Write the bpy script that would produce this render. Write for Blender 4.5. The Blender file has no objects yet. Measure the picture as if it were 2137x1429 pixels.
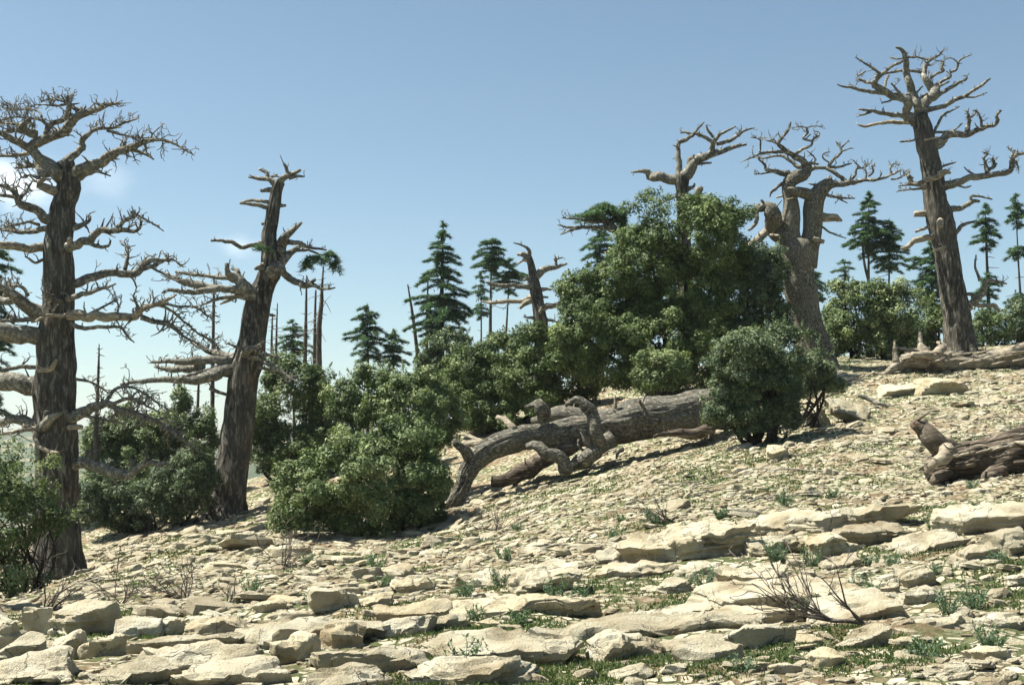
import bpy, math, random
import numpy as np
from mathutils import Vector

# ------------------------------------------------------------------ camera, sky, sun, exposure
scene = bpy.context.scene
col = scene.collection
EYE = 1.65            # eye height of the camera above the ground it stands on
F = 2671.0            # focal length in photograph pixels (45 mm lens on a 36 mm frame)
U0, V0 = 1068.5, 930.0   # column straight ahead, row of the eye level

cd = bpy.data.cameras.new('camera')
cam = bpy.data.objects.new('camera', cd)
col.objects.link(cam)
cam.location = (0, 0, EYE)
cam.rotation_euler = (math.radians(90), 0, 0)
cd.sensor_width = 36.0
cd.lens = 45.0
cd.shift_y = (V0 - 714.5) / 2137.0
cd.clip_start = 0.1
cd.clip_end = 20000
scene.camera = cam

SUN = Vector((-0.80, 0.13, 1.34)).normalized()      # towards the sun: high, from the left
world = bpy.data.worlds.new('World')
scene.world = world
world.use_nodes = True
wn, wl = world.node_tree.nodes, world.node_tree.links
wn.clear()
w_out = wn.new('ShaderNodeOutputWorld')
w_bg = wn.new('ShaderNodeBackground')
w_sky = wn.new('ShaderNodeTexSky')
w_sky.sky_type = 'NISHITA'
w_sky.sun_disc = False
w_sky.sun_elevation = math.asin(SUN.z)
w_sky.sun_rotation = math.atan2(SUN.x, SUN.y)
w_sky.altitude = 1900
w_sky.air_density = 1.0
w_sky.dust_density = 3.8
w_sky.ozone_density = 0.1
w_bg.inputs['Strength'].default_value = 0.058
# film white balance of the sky, and two faint cloud wisps low over the valley
w_tint = wn.new('ShaderNodeMix'); w_tint.data_type = 'RGBA'; w_tint.blend_type = 'MULTIPLY'
w_tint.inputs[0].default_value = 1.0
w_tint.inputs[7].default_value = (0.955, 1.03, 0.94, 1)
wl.new(w_sky.outputs['Color'], w_tint.inputs[6])
w_tc = wn.new('ShaderNodeTexCoord')
w_map = wn.new('ShaderNodeMapping'); w_map.inputs['Scale'].default_value = (1.0, 1.0, 1.8)
w_noise = wn.new('ShaderNodeTexNoise'); w_noise.inputs['Scale'].default_value = 22
w_noise.inputs['Detail'].default_value = 5
wl.new(w_tc.outputs['Generated'], w_map.inputs['Vector'])
wl.new(w_map.outputs['Vector'], w_noise.inputs['Vector'])
last = w_tint.outputs[2]
for (cu, cv, rad_, amt) in ((15, 372, 0.034, 0.85), (70, 385, 0.04, 0.30), (495, 515, 0.022, 0.34), (215, 372, 0.03, 0.16)):
    dv = Vector(((cu - U0) / F, 1.0, (V0 - cv) / F)).normalized()
    sub = wn.new('ShaderNodeVectorMath'); sub.operation = 'SUBTRACT'; sub.inputs[1].default_value = dv
    scl = wn.new('ShaderNodeVectorMath'); scl.operation = 'MULTIPLY'; scl.inputs[1].default_value = (1, 1, 1.7)
    ln = wn.new('ShaderNodeVectorMath'); ln.operation = 'LENGTH'
    ad = wn.new('ShaderNodeMath'); ad.operation = 'MULTIPLY_ADD'; ad.inputs[1].default_value = 0.05; 
    mr = wn.new('ShaderNodeMapRange'); mr.interpolation_type = 'SMOOTHSTEP'
    mr.inputs['From Min'].default_value = rad_ + 0.026; mr.inputs['From Max'].default_value = 0.018
    mr.inputs['To Min'].default_value = 0.0; mr.inputs['To Max'].default_value = amt
    mx = wn.new('ShaderNodeMix'); mx.data_type = 'RGBA'; mx.inputs[7].default_value = (11.5, 12.0, 12.0, 1)
    wl.new(w_tc.outputs['Generated'], sub.inputs[0]); wl.new(sub.outputs[0], scl.inputs[0]); wl.new(scl.outputs[0], ln.inputs[0])
    wl.new(w_noise.outputs['Fac'], ad.inputs[0]); wl.new(ln.outputs['Value'], ad.inputs[2])
    wl.new(ad.outputs[0], mr.inputs['Value']); wl.new(mr.outputs[0], mx.inputs[0]); wl.new(last, mx.inputs[6])
    last = mx.outputs[2]
wl.new(last, w_bg.inputs['Color'])
wl.new(w_bg.outputs[0], w_out.inputs['Surface'])

sd = bpy.data.lights.new('sun', 'SUN')
sd.energy = 5.0
sd.angle = math.radians(0.53)
sd.color = (1.0, 0.955, 0.86)
sun = bpy.data.objects.new('sun', sd)
col.objects.link(sun)
sun.location = (-20, 10, 40)
sun.rotation_euler = (-SUN).to_track_quat('-Z', 'Y').to_euler()

vs = scene.view_settings
vs.view_transform = 'Standard'
vs.look = 'None'
vs.exposure = 1.40
vs.gamma = 1.0
vs.use_curve_mapping = False

# ------------------------------------------------------------------ helpers
rng = np.random.default_rng(11)


def P(u, v, Y):
    """photograph pixel at depth Y -> point of the place"""
    return np.array([(u - U0) / F * Y, Y, EYE + (V0 - v) / F * Y])


def _h(ix, iy, iz, s):
    n = (ix.astype(np.int64) * 374761393 + iy.astype(np.int64) * 668265263 + iz.astype(np.int64) * 2147483647 + s * 974711) & 0xFFFFFFFF
    n = ((n ^ (n >> 13)) * 1274126177) & 0xFFFFFFFF
    n = ((n ^ (n >> 16)) * 2246822519) & 0xFFFFFFFF
    return ((n ^ (n >> 15)) & 0xFFFF) / 32767.5 - 1.0


def noise3(p, s=0):
    p = np.asarray(p, float)
    i = np.floor(p).astype(np.int64)
    f = p - i
    f = f * f * (3 - 2 * f)
    x, y, z = i[..., 0], i[..., 1], i[..., 2]
    fx, fy, fz = f[..., 0], f[..., 1], f[..., 2]
    r = 0
    for dx in (0, 1):
        wx = fx if dx else 1 - fx
        for dy in (0, 1):
            wy = fy if dy else 1 - fy
            for dz in (0, 1):
                wz = fz if dz else 1 - fz
                r = r + wx * wy * wz * _h(x + dx, y + dy, z + dz, s)
    return r


def fbm(p, s=0, o=4, g=0.5):
    p = np.asarray(p, float)
    r, a = 0, 1.0
    for k in range(o):
        r = r + a * noise3(p * (2.03 ** k), s + k * 17)
        a *= g
    return r


def tag(o, label=None, cat=None, group=None, kind=None):
    if label: o['label'] = label
    if cat: o['category'] = cat
    if group: o['group'] = group
    if kind: o['kind'] = kind
    return o


def empty(name, loc):
    o = bpy.data.objects.new(name, None)
    o.empty_display_size = 0.3
    o.location = Vector(loc)
    col.objects.link(o)
    return o


class MB:
    """collects triangles / quads and links them as ONE mesh object"""
    def __init__(self):
        self.v, self.q, self.t, self.a, self.n = [], [], [], [], 0

    def add(self, v, quads=None, tris=None, tint=None):
        v = np.asarray(v, float)
        if quads is not None and len(quads): self.q.append(np.asarray(quads, np.int64) + self.n)
        if tris is not None and len(tris): self.t.append(np.asarray(tris, np.int64) + self.n)
        self.v.append(v)
        if tint is None: tint = np.zeros(len(v))
        elif np.isscalar(tint): tint = np.full(len(v), tint)
        self.a.append(tint)
        self.n += len(v)

    def mesh(self, name, origin=(0, 0, 0), smooth=True):
        v = np.concatenate(self.v) - np.asarray(origin, float)
        q = np.concatenate(self.q) if self.q else np.zeros((0, 4), np.int64)
        t = np.concatenate(self.t) if self.t else np.zeros((0, 3), np.int64)
        me = bpy.data.meshes.new(name)
        nq, nt = len(q), len(t)
        me.vertices.add(len(v))
        me.vertices.foreach_set('co', v.astype(np.float32).ravel())
        loops = np.concatenate([q.ravel(), t.ravel()])
        me.loops.add(len(loops))
        me.loops.foreach_set('vertex_index', loops.astype(np.int32))
        me.polygons.add(nq + nt)
        start = np.concatenate([np.arange(nq) * 4, nq * 4 + np.arange(nt) * 3])
        tot = np.concatenate([np.full(nq, 4), np.full(nt, 3)])
        me.polygons.foreach_set('loop_start', start.astype(np.int32))
        me.polygons.foreach_set('loop_total', tot.astype(np.int32))
        me.polygons.foreach_set('use_smooth', np.full(nq + nt, smooth))
        at = me.attributes.new('tint', 'FLOAT', 'POINT')
        at.data.foreach_set('value', np.concatenate(self.a).astype(np.float32))
        me.update(calc_edges=True)
        return me

    def build(self, name, mat, parent=None, origin=(0, 0, 0), smooth=True):
        me = self.mesh(name, origin, smooth)
        me.materials.append(mat)
        o = bpy.data.objects.new(name, me)
        if parent is not None: o.parent = parent
        else: o.location = Vector(origin)
        col.objects.link(o)
        return o


def catmull(pts, n):
    """dense curve through pts (k x m) with n samples per span"""
    p = np.asarray(pts, float)
    if len(p) == 2:
        t = np.linspace(0, 1, n + 1)[:, None]
        return p[0] * (1 - t) + p[1] * t
    e = np.vstack([2 * p[0] - p[1], p, 2 * p[-1] - p[-2]])
    out = []
    for i in range(1, len(e) - 2):
        t = np.linspace(0, 1, n, endpoint=False)[:, None]
        a, b, c, d = e[i - 1], e[i], e[i + 1], e[i + 2]
        out.append(0.5 * ((2 * b) + (-a + c) * t + (2 * a - 5 * b + 4 * c - d) * t ** 2 + (-a + 3 * b - 3 * c + d) * t ** 3))
    out.append(p[-1:])
    return np.vstack(out)


def tube(mb, pts, rad, sides=8, lump=0.0, freq=2.0, seed=0, tint=0.0, ridge=0.0, nr=14, flat_end=True):
    """tapered tube through pts with lumps and lengthwise ridges"""
    p = np.asarray(pts, float)
    r = np.asarray(rad, float)
    n = len(p)
    t = np.gradient(p, axis=0)
    t /= np.maximum(np.linalg.norm(t, axis=1, keepdims=True), 1e-9)
    ref = np.array([0.0, 1.0, 0.0])
    if abs(t[0] @ ref) > 0.9: ref = np.array([1.0, 0, 0])
    a = np.cross(t[0], ref); a /= np.linalg.norm(a)
    A = np.empty_like(p); A[0] = a
    for i in range(1, n):
        a = a - t[i] * (a @ t[i])
        a /= max(np.linalg.norm(a), 1e-9)
        A[i] = a
    B = np.cross(t, A)
    th = np.linspace(0, 2 * math.pi, sides, endpoint=False)
    c, s = np.cos(th), np.sin(th)
    d = A[:, None, :] * c[None, :, None] + B[:, None, :] * s[None, :, None]
    rr = r[:, None] * np.ones(sides)[None]
    if lump or ridge:
        q = p[:, None, :] + d * r[:, None, None]
        if lump: rr = rr * (1 + lump * fbm(q * freq, seed, 3))
        if ridge:
            L = np.concatenate([[0], np.cumsum(np.linalg.norm(np.diff(p, axis=0), axis=1))])
            cyl = np.stack([np.broadcast_to(c * nr / 6.28, rr.shape), np.broadcast_to(s * nr / 6.28, rr.shape),
                            np.broadcast_to((L * 1.6)[:, None], rr.shape)], -1)
            rr = rr + ridge * (1 - 2.2 * np.abs(noise3(cyl * 1.0, seed + 5)) + 0.6 * noise3(cyl * 2.1, seed + 9))
    v = (p[:, None, :] + d * rr[:, :, None]).reshape(-1, 3)
    i = np.arange(n - 1)[:, None] * sides
    j = np.arange(sides)[None]
    k = (j + 1) % sides
    q = np.stack([i + j, i + k, i + sides + k, i + sides + j], -1).reshape(-1, 4)
    v = np.vstack([v, p[0] - t[0] * r[0] * 0.2, p[-1] + t[-1] * r[-1] * (0.25 if flat_end else 1.2)])
    jj = np.arange(sides)
    kk = (jj + 1) % sides
    t0 = np.stack([np.full(sides, n * sides), kk, jj], -1)
    t1 = np.stack([np.full(sides, n * sides + 1), (n - 1) * sides + jj, (n - 1) * sides + kk], -1)
    mb.add(v, q, np.vstack([t0, t1]), tint)


# ------------------------------------------------------------------ materials
def new_mat(name):
    m = bpy.data.materials.new(name)
    m.use_nodes = True
    nt = m.node_tree
    nt.nodes.clear()
    out = nt.nodes.new('ShaderNodeOutputMaterial')
    b = nt.nodes.new('ShaderNodeBsdfPrincipled')
    nt.links.new(b.outputs[0], out.inputs['Surface'])
    return m, nt, b, out


def nd(nt, typ, **kw):
    n = nt.nodes.new(typ)
    for k, v in kw.items():
        if k.startswith('i_'): n.inputs[k[2:].replace('_', ' ')].default_value = v
        else: setattr(n, k, v)
    return n


def ramp(nt, src, stops):
    r = nt.nodes.new('ShaderNodeValToRGB')
    e = r.color_ramp.elements
    while len(e) < len(stops): e.new(0.5)
    for k, (p, c) in enumerate(stops):
        e[k].position = p
        e[k].color = (*c, 1) if len(c) == 3 else c
    nt.links.new(src, r.inputs['Fac'])
    return r.outputs['Color']


def mixc(nt, fac, a, b, blend='MIX'):
    m = nt.nodes.new('ShaderNodeMix')
    m.data_type = 'RGBA'
    m.blend_type = blend
    for s, v in ((0, fac), (6, a), (7, b)):
        if isinstance(v, (int, float)): m.inputs[s].default_value = v
        elif isinstance(v, tuple): m.inputs[s].default_value = (*v, 1) if len(v) == 3 else v
        else: nt.links.new(v, m.inputs[s])
    return m.outputs[2]


def noise_tex(nt, vec, scale, detail=6, rough=0.6, dist=0.0):
    n = nt.nodes.new('ShaderNodeTexNoise')
    n.inputs['Scale'].default_value = scale
    n.inputs['Detail'].default_value = detail
    n.inputs['Roughness'].default_value = rough
    n.inputs['Distortion'].default_value = dist
    if vec is not None: nt.links.new(vec, n.inputs['Vector'])
    return n.outputs['Fac']


def pos(nt, scale=(1, 1, 1), rnd=False):
    g = nt.nodes.new('ShaderNodeNewGeometry')
    m = nt.nodes.new('ShaderNodeMapping')
    m.inputs['Scale'].default_value = scale
    nt.links.new(g.outputs['Position'], m.inputs['Vector'])
    return m.outputs['Vector']


def bump(nt, b, h, strength=0.5, dist=0.02):
    n = nt.nodes.new('ShaderNodeBump')
    n.inputs['Strength'].default_value = strength
    n.inputs['Distance'].default_value = dist
    nt.links.new(h, n.inputs['Height'])
    nt.links.new(n.outputs[0], b.inputs['Normal'])


def bark_mat(name, dark, mid, pale, red=0.0, vs_=(7, 7, 1.6), pale_pos=0.62, strength=0.9):
    m, nt, b, out = new_mat(name)
    v = pos(nt, vs_)
    n1 = noise_tex(nt, v, 1.6, 6, 0.65, 0.6)
    n2 = noise_tex(nt, pos(nt, (1, 1, 1)), 0.9, 4, 0.6)
    c = ramp(nt, n1, [(0.36, dark), (0.52, mid), (pale_pos, pale)])
    c = mixc(nt, ramp(nt, n2, [(0.35, (0, 0, 0)), (0.7, (0.55, 0.55, 0.55))]), c, tuple(0.5 * (x + y) for x, y in zip(mid, pale)))
    if red:
        n3 = noise_tex(nt, pos(nt, (2, 2, 0.9)), 1.3, 5, 0.6)
        c = mixc(nt, ramp(nt, n3, [(0.60, (0, 0, 0)), (0.70, (red, red, red))]), c, (0.20, 0.085, 0.045))
    nt.links.new(c, b.inputs['Base Color'])
    b.inputs['Roughness'].default_value = 0.9
    b.inputs['Specular IOR Level'].default_value = 0.15
    bump(nt, b, n1, strength, 0.05)
    return m


M = {}
M['bark'] = bark_mat('cedar_bark', (0.012, 0.011, 0.0095), (0.051, 0.047, 0.039), (0.19, 0.177, 0.142), red=0.2)
M['bark_grey'] = bark_mat('grey_scaly_bark', (0.026, 0.024, 0.019), (0.098, 0.090, 0.070), (0.33, 0.305, 0.23), vs_=(13, 13, 7), pale_pos=0.64)
M['bark_log'] = bark_mat('log_bark', (0.020, 0.0185, 0.015), (0.088, 0.083, 0.067), (0.29, 0.272, 0.215), red=0.25, vs_=(6, 12, 12), strength=1.0)
M['limb'] = bark_mat('weathered_limb_bark', (0.022, 0.021, 0.018), (0.110, 0.104, 0.086), (0.43, 0.41, 0.33), vs_=(6, 6, 6), pale_pos=0.66, strength=0.8)
M['twig'] = bark_mat('bare_twig_bark', (0.055, 0.051, 0.042), (0.14, 0.13, 0.105), (0.29, 0.27, 0.215), vs_=(9, 9, 9), strength=0.3)
M['pale_wood'] = bark_mat('bleached_wood', (0.06, 0.048, 0.035), (0.25, 0.215, 0.16), (0.42, 0.375, 0.285), vs_=(2.2, 9, 9), strength=1.0)
M['rotten'] = bark_mat('rotten_wood', (0.008, 0.006, 0.005), (0.065, 0.051, 0.038), (0.26, 0.22, 0.165), red=0.2, vs_=(1.3, 9, 10), strength=1.0)
M['stem'] = bark_mat('shrub_stem_bark', (0.01, 0.0085, 0.007), (0.03, 0.025, 0.02), (0.07, 0.06, 0.048), vs_=(8, 8, 4))
M['snag'] = bark_mat('snag_bark', (0.025, 0.022, 0.019), (0.07, 0.062, 0.052), (0.15, 0.135, 0.112), vs_=(7, 7, 2))
M['dead_twig'] = bark_mat('dead_brush_bark', (0.04, 0.034, 0.029), (0.10, 0.084, 0.070), (0.22, 0.19, 0.155), vs_=(9, 9, 9), strength=0.3)


def leaf_mat(name, a, b_, c_, rough=0.6, trans=0.25, spec=0.22):
    m, nt, b, out = new_mat(name)
    at = nd(nt, 'ShaderNodeAttribute', attribute_name='tint')
    c = ramp(nt, at.outputs['Fac'], [(0.0, a), (0.5, b_), (1.0, c_)])
    nt.links.new(c, b.inputs['Base Color'])
    b.inputs['Roughness'].default_value = rough
    b.inputs['Specular IOR Level'].default_value = spec
    tr = nt.nodes.new('ShaderNodeBsdfTranslucent')
    nt.links.new(mixc(nt, 1.0, c, (1.0, 1.15, 0.5), 'MULTIPLY'), tr.inputs['Color'])
    mx = nt.nodes.new('ShaderNodeMixShader')
    mx.inputs[0].default_value = trans
    nt.links.new(b.outputs[0], mx.inputs[1])
    nt.links.new(tr.outputs[0], mx.inputs[2])
    nt.links.new(mx.outputs[0], out.inputs['Surface'])
    return m


M['oak_leaf'] = leaf_mat('holm_oak_leaf', (0.030, 0.054, 0.018), (0.105, 0.148, 0.056), (0.33, 0.37, 0.18), trans=0.2)
M['oak_olive'] = leaf_mat('olive_green_oak_leaf', (0.032, 0.054, 0.015), (0.096, 0.138, 0.046), (0.25, 0.30, 0.125), trans=0.2)
M['oak_dark'] = leaf_mat('dark_oak_leaf', (0.024, 0.043, 0.021), (0.078, 0.112, 0.056), (0.25, 0.29, 0.16), trans=0.2)
M['needle'] = leaf_mat('cedar_needles', (0.030, 0.068, 0.044), (0.085, 0.150, 0.090), (0.19, 0.265, 0.15), trans=0.25)
M['grass'] = leaf_mat('short_grass', (0.045, 0.070, 0.028), (0.088, 0.122, 0.052), (0.17, 0.19, 0.09), trans=0.3, spec=0.1)
M['herb'] = leaf_mat('blue_green_herb', (0.060, 0.105, 0.062), (0.125, 0.185, 0.115), (0.22, 0.27, 0.17), trans=0.3, spec=0.2)


def rock_mat():
    m, nt, b, out = new_mat('pale_limestone')
    v = pos(nt)
    oi = nt.nodes.new('ShaderNodeObjectInfo')
    n1 = noise_tex(nt, v, 2.2, 7, 0.62)
    n2 = noise_tex(nt, v, 13.0, 6, 0.7)
    n3 = noise_tex(nt, v, 55.0, 4, 0.7)
    c = ramp(nt, n1, [(0.30, (0.27, 0.225, 0.145)), (0.45, (0.415, 0.375, 0.265)), (0.64, (0.52, 0.495, 0.385))])
    c = mixc(nt, ramp(nt, n2, [(0.50, (0, 0, 0)), (0.74, (0.6, 0.6, 0.6))]), c, (0.36, 0.30, 0.21))
    c = mixc(nt, ramp(nt, n3, [(0.58, (0, 0, 0)), (0.72, (0.5, 0.5, 0.5))]), c, (0.22, 0.18, 0.125))
    n4 = noise_tex(nt, v, 5.0, 5, 0.7, 0.5)
    c = mixc(nt, ramp(nt, n4, [(0.60, (0, 0, 0)), (0.70, (0.5, 0.5, 0.5))]), c, (0.26, 0.215, 0.15))
    # hairline cracks
    cv = nt.nodes.new('ShaderNodeVectorMath'); cv.operation = 'MULTIPLY_ADD'
    cn = nd(nt, 'ShaderNodeTexNoise', i_Scale=4.0, i_Detail=4.0)
    nt.links.new(v, cn.inputs['Vector'])
    nt.links.new(cn.outputs['Color'], cv.inputs[0]); cv.inputs[1].default_value = (0.35, 0.35, 0.35); nt.links.new(v, cv.inputs[2])
    crk = nd(nt, 'ShaderNodeTexVoronoi', feature='DISTANCE_TO_EDGE', i_Scale=2.6)
    nt.links.new(cv.outputs[0], crk.inputs['Vector'])
    cf = ramp(nt, crk.outputs['Distance'], [(0.0, (0.8, 0.8, 0.8)), (0.022, (0, 0, 0))])
    cf = mixc(nt, 1.0, cf, ramp(nt, n1, [(0.45, (0.1, 0.1, 0.1)), (0.6, (1, 1, 1))]), 'MULTIPLY')
    c = mixc(nt, cf, c, (0.09, 0.07, 0.048))
    vr = ramp(nt, oi.outputs['Random'], [(0.0, (0.80, 0.79, 0.77)), (0.5, (1.0, 1.0, 1.0)), (1.0, (1.06, 1.02, 0.94))])
    c = mixc(nt, 1.0, c, vr, 'MULTIPLY')
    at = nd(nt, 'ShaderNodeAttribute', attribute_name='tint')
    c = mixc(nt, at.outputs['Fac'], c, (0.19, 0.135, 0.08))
    nt.links.new(c, b.inputs['Base Color'])
    b.inputs['Roughness'].default_value = 0.92
    b.inputs['Specular IOR Level'].default_value = 0.12
    mth = nd(nt, 'ShaderNodeMath', operation='ADD')
    nt.links.new(n2, mth.inputs[0]); nt.links.new(n3, mth.inputs[1])
    mt2 = nd(nt, 'ShaderNodeMath', operation='MULTIPLY_ADD'); mt2.inputs[1].default_value = -0.7
    nt.links.new(cf, mt2.inputs[0]); nt.links.new(mth.outputs[0], mt2.inputs[2])
    bump(nt, b, mt2.outputs[0], 1.0, 0.03)
    return m


M['rock'] = rock_mat()


def ground_mat():
    m, nt, b, out = new_mat('stony_ground')
    v = pos(nt)
    soil_n = noise_tex(nt, v, 1.1, 6, 0.65)
    soil = ramp(nt, noise_tex(nt, v, 9, 6, 0.7), [(0.3, (0.085, 0.060, 0.036)), (0.52, (0.18, 0.130, 0.080)), (0.75, (0.30, 0.24, 0.16))])
    vor = nd(nt, 'ShaderNodeTexVoronoi', feature='F1', i_Scale=7.0)
    wv = pos(nt, (1, 1.3, 1))
    nt.links.new(wv, vor.inputs['Vector'])
    vor2 = nd(nt, 'ShaderNodeTexVoronoi', feature='DISTANCE_TO_EDGE', i_Scale=7.0)
    nt.links.new(wv, vor2.inputs['Vector'])
    sep = nt.nodes.new('ShaderNodeSeparateColor')
    nt.links.new(vor.outputs['Color'], sep.inputs[0])
    stone = ramp(nt, sep.outputs[0], [(0.0, (0.36, 0.31, 0.21)), (0.5, (0.47, 0.42, 0.30)), (1.0, (0.55, 0.50, 0.38))])
    edge = ramp(nt, vor2.outputs['Distance'], [(0.05, (0, 0, 0)), (0.14, (1, 1, 1))])
    keep = ramp(nt, sep.outputs[1], [(0.26, (0, 0, 0)), (0.30, (1, 1, 1))])
    patch = ramp(nt, soil_n, [(0.34, (0.1, 0.1, 0.1)), (0.50, (1, 1, 1))])
    f = mixc(nt, 1.0, edge, keep, 'MULTIPLY')
    f = mixc(nt, 1.0, f, patch, 'MULTIPLY')
    # short green growth between the stones
    gn = noise_tex(nt, v, 0.55, 5, 0.65)
    gn2 = noise_tex(nt, v, 5.0, 5, 0.7)
    gm = nd(nt, 'ShaderNodeMath', operation='MULTIPLY_ADD')
    gm.inputs[1].default_value = 0.6
    nt.links.new(gn2, gm.inputs[0]); nt.links.new(gn, gm.inputs[2])
    gf = ramp(nt, gm.outputs[0], [(0.70, (0, 0, 0)), (0.84, (0.85, 0.85, 0.85))])
    green = ramp(nt, noise_tex(nt, v, 30, 4, 0.7), [(0.35, (0.040, 0.062, 0.022)), (0.65, (0.095, 0.128, 0.050))])
    c = mixc(nt, gf, soil, green)
    c = mixc(nt, f, c, stone)
    # far hillside: dry slope speckled with scrub
    g = nt.nodes.new('ShaderNodeNewGeometry')
    sx = nt.nodes.new('ShaderNodeSeparateXYZ')
    nt.links.new(g.outputs['Position'], sx.inputs[0])
    far = nd(nt, 'ShaderNodeMapRange'); far.inputs['From Min'].default_value = 120; far.inputs['From Max'].default_value = 260
    nt.links.new(sx.outputs['Y'], far.inputs['Value'])
    scrub = ramp(nt, noise_tex(nt, v, 0.035, 6, 0.75), [(0.38, (0.24, 0.20, 0.12)), (0.48, (0.05, 0.07, 0.035))])
    c = mixc(nt, far.outputs[0], c, scrub)
    nt.links.new(c, b.inputs['Base Color'])
    b.inputs['Roughness'].default_value = 0.95
    b.inputs['Specular IOR Level'].default_value = 0.08
    hm = nd(nt, 'ShaderNodeMath', operation='MULTIPLY_ADD')
    hm.inputs[1].default_value = 0.6
    nt.links.new(f, hm.inputs[0])
    nt.links.new(noise_tex(nt, v, 22, 5, 0.7), hm.inputs[2])
    bump(nt, b, hm.outputs[0], 1.0, 0.05)
    return m


M['ground'] = ground_mat()

# ------------------------------------------------------------------ the hillside
CTRL = [(0, 1429, 9.2), (540, 1429, 9.0), (1068, 1429, 8.9), (1600, 1429, 8.7), (2137, 1429, 8.4),
        (0, 1295, 15.5), (250, 1268, 16.5), (600, 1225, 17.5), (1068, 1200, 17), (1500, 1170, 17), (1850, 1130, 17), (2137, 1095, 17),
        (0, 1360, 11.8), (1068, 1310, 12), (2137, 1255, 12),
        (60, 1250, 27), (-150, 1290, 27), (130, 1208, 34), (-200, 1230, 36), (400, 1180, 24), (470, 1078, 42), (430, 1125, 32),
        (820, 1128, 30), (700, 1195, 21), (640, 1155, 26), (1000, 1040, 33.5), (1050, 1130, 23), (1300, 1000, 29), (1300, 1080, 22),
        (1590, 925, 31), (1500, 1060, 22), (1600, 1000, 25.5), (1480, 930, 35), (1750, 890, 32), (1950, 1015, 23), (2137, 1000, 22),
        (2137, 860, 33), (1900, 900, 30), (1700, 765, 44), (1870, 775, 43), (2137, 762, 44), (2000, 735, 50),
        (300, 1050, 46), (700, 965, 48), (1200, 812, 50), (1750, 745, 52), (2137, 717, 54), (2500, 690, 56), (2500, 900, 30), (2500, 1180, 14)]
_c = np.array([P(u, v, Y) for u, v, Y in CTRL] +
              [(-12, 2, 0.0), (0, 0, 0), (10, 0, 0.5), (0, -12, -0.3), (-14, -12, -0.4), (14, -12, 0.6), (0, 5, 0.0), (-30, 60, -3), (-30, 20, -2.6), (25, 10, 2.0), (34, 40, 7.0), (-14, 48, -0.9)])


def _tps(cx, cz, lam=0.4):
    n = len(cx)
    d = np.linalg.norm(cx[:, None] - cx[None], axis=2)
    K = np.where(d > 0, d * d * np.log(np.maximum(d, 1e-9)), 0) + lam * np.eye(n)
    Pm = np.hstack([np.ones((n, 1)), cx])
    A = np.zeros((n + 3, n + 3))
    A[:n, :n] = K; A[:n, n:] = Pm; A[n:, :n] = Pm.T
    return np.linalg.solve(A, np.concatenate([cz, np.zeros(3)]))


_cx = _c[:, :2]
_w = _tps(_cx, _c[:, 2])


def base_h(x, y):
    sh = np.shape(x)
    q = np.stack([np.ravel(x), np.ravel(y)], 1)
    out = np.empty(len(q))
    for s in range(0, len(q), 40000):
        qq = q[s:s + 40000]
        d = np.linalg.norm(qq[:, None] - _cx[None], axis=2)
        out[s:s + 40000] = np.where(d > 0, d * d * np.log(np.maximum(d, 1e-9)), 0) @ _w[:-3] + _w[-3] + qq @ _w[-2:]
    return out.reshape(sh)


GX = np.arange(-60, 60.01, 0.25)
GY = np.arange(-14, 58.01, 0.25)
_gx, _gy = np.meshgrid(GX, GY)
GRID = base_h(np.clip(_gx, -40, 40), _gy)


def smooth_h(x, y):
    x = np.clip(np.asarray(x, float), GX[0], GX[-1] - 0.01)
    y = np.clip(np.asarray(y, float), GY[0], GY[-1] - 0.01)
    fx, fy = (x - GX[0]) / 0.25, (y - GY[0]) / 0.25
    i, j = fx.astype(int), fy.astype(int)
    a, b = fx - i, fy - j
    return GRID[j, i] * (1 - a) * (1 - b) + GRID[j, i + 1] * a * (1 - b) + GRID[j + 1, i] * (1 - a) * b + GRID[j + 1, i + 1] * a * b


def height(x, y, detail=True):
    x = np.asarray(x, float); y = np.asarray(y, float)
    z = smooth_h(x, y)
    # beyond the crest the hill falls into a valley, far hills rise behind it
    t = np.clip(y - 55, 0, None)
    z = z - np.where(t < 20, t * t * 0.009, 3.6 + (t - 20) * 0.36) * (t > 0)
    z = np.where(t > 0, np.maximum(z, -45 + 0 * z), z)
    hill = np.clip((y - 420) / 1100, 0, 1)
    hill = hill * hill * (3 - 2 * hill)
    hz = 26 + 0.018 * x + 15 * fbm(np.stack([x / 330, y / 400, 0 * x], -1), 3, 4) + 45
    z = z + hill * hz
    if detail:
        near = np.clip((70 - y) / 20, 0, 1)
        p = np.stack([x, y, 0 * x], -1)
        n = 0.05 * fbm(p * np.array([0.9, 1.5, 1]), 21, 4, 0.55) + 0.025 * noise3(p * np.array([4.5, 6, 1]), 33)
        # low bedding steps of the rock
        q = (y + 0.18 * x + 1.1 * noise3(p * np.array([0.28, 0.28, 1]), 8)) * 0.55
        st = q - np.floor(q)
        n = n + 0.06 * (np.clip(st * 5, 0, 1) - st) * np.clip((26 - y) / 8, 0, 1)
        z = z + n * near
    return z


# depth at which each sight line first meets the hillside, once for the whole slope
_mu = np.arange(-120, 2270, 6.0)
_mv = np.arange(690, 1452, 2.0)
_Y = np.geomspace(5.0, 57.0, 220)
_MAP = np.zeros((len(_mu), len(_mv)))
for _i, _u in enumerate(_mu):
    _x = (_u - U0) / F * _Y
    _s = (smooth_h(_x, _Y) - EYE) / _Y * F                # height of the ground along this column, in pixels over eye level
    _top = np.maximum.accumulate(_s)
    _k = np.searchsorted(_top, V0 - _mv)                  # first ground that reaches this row
    _MAP[_i] = np.where(_k < len(_Y), _Y[np.clip(_k, 1, len(_Y) - 1)], 0)


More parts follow.
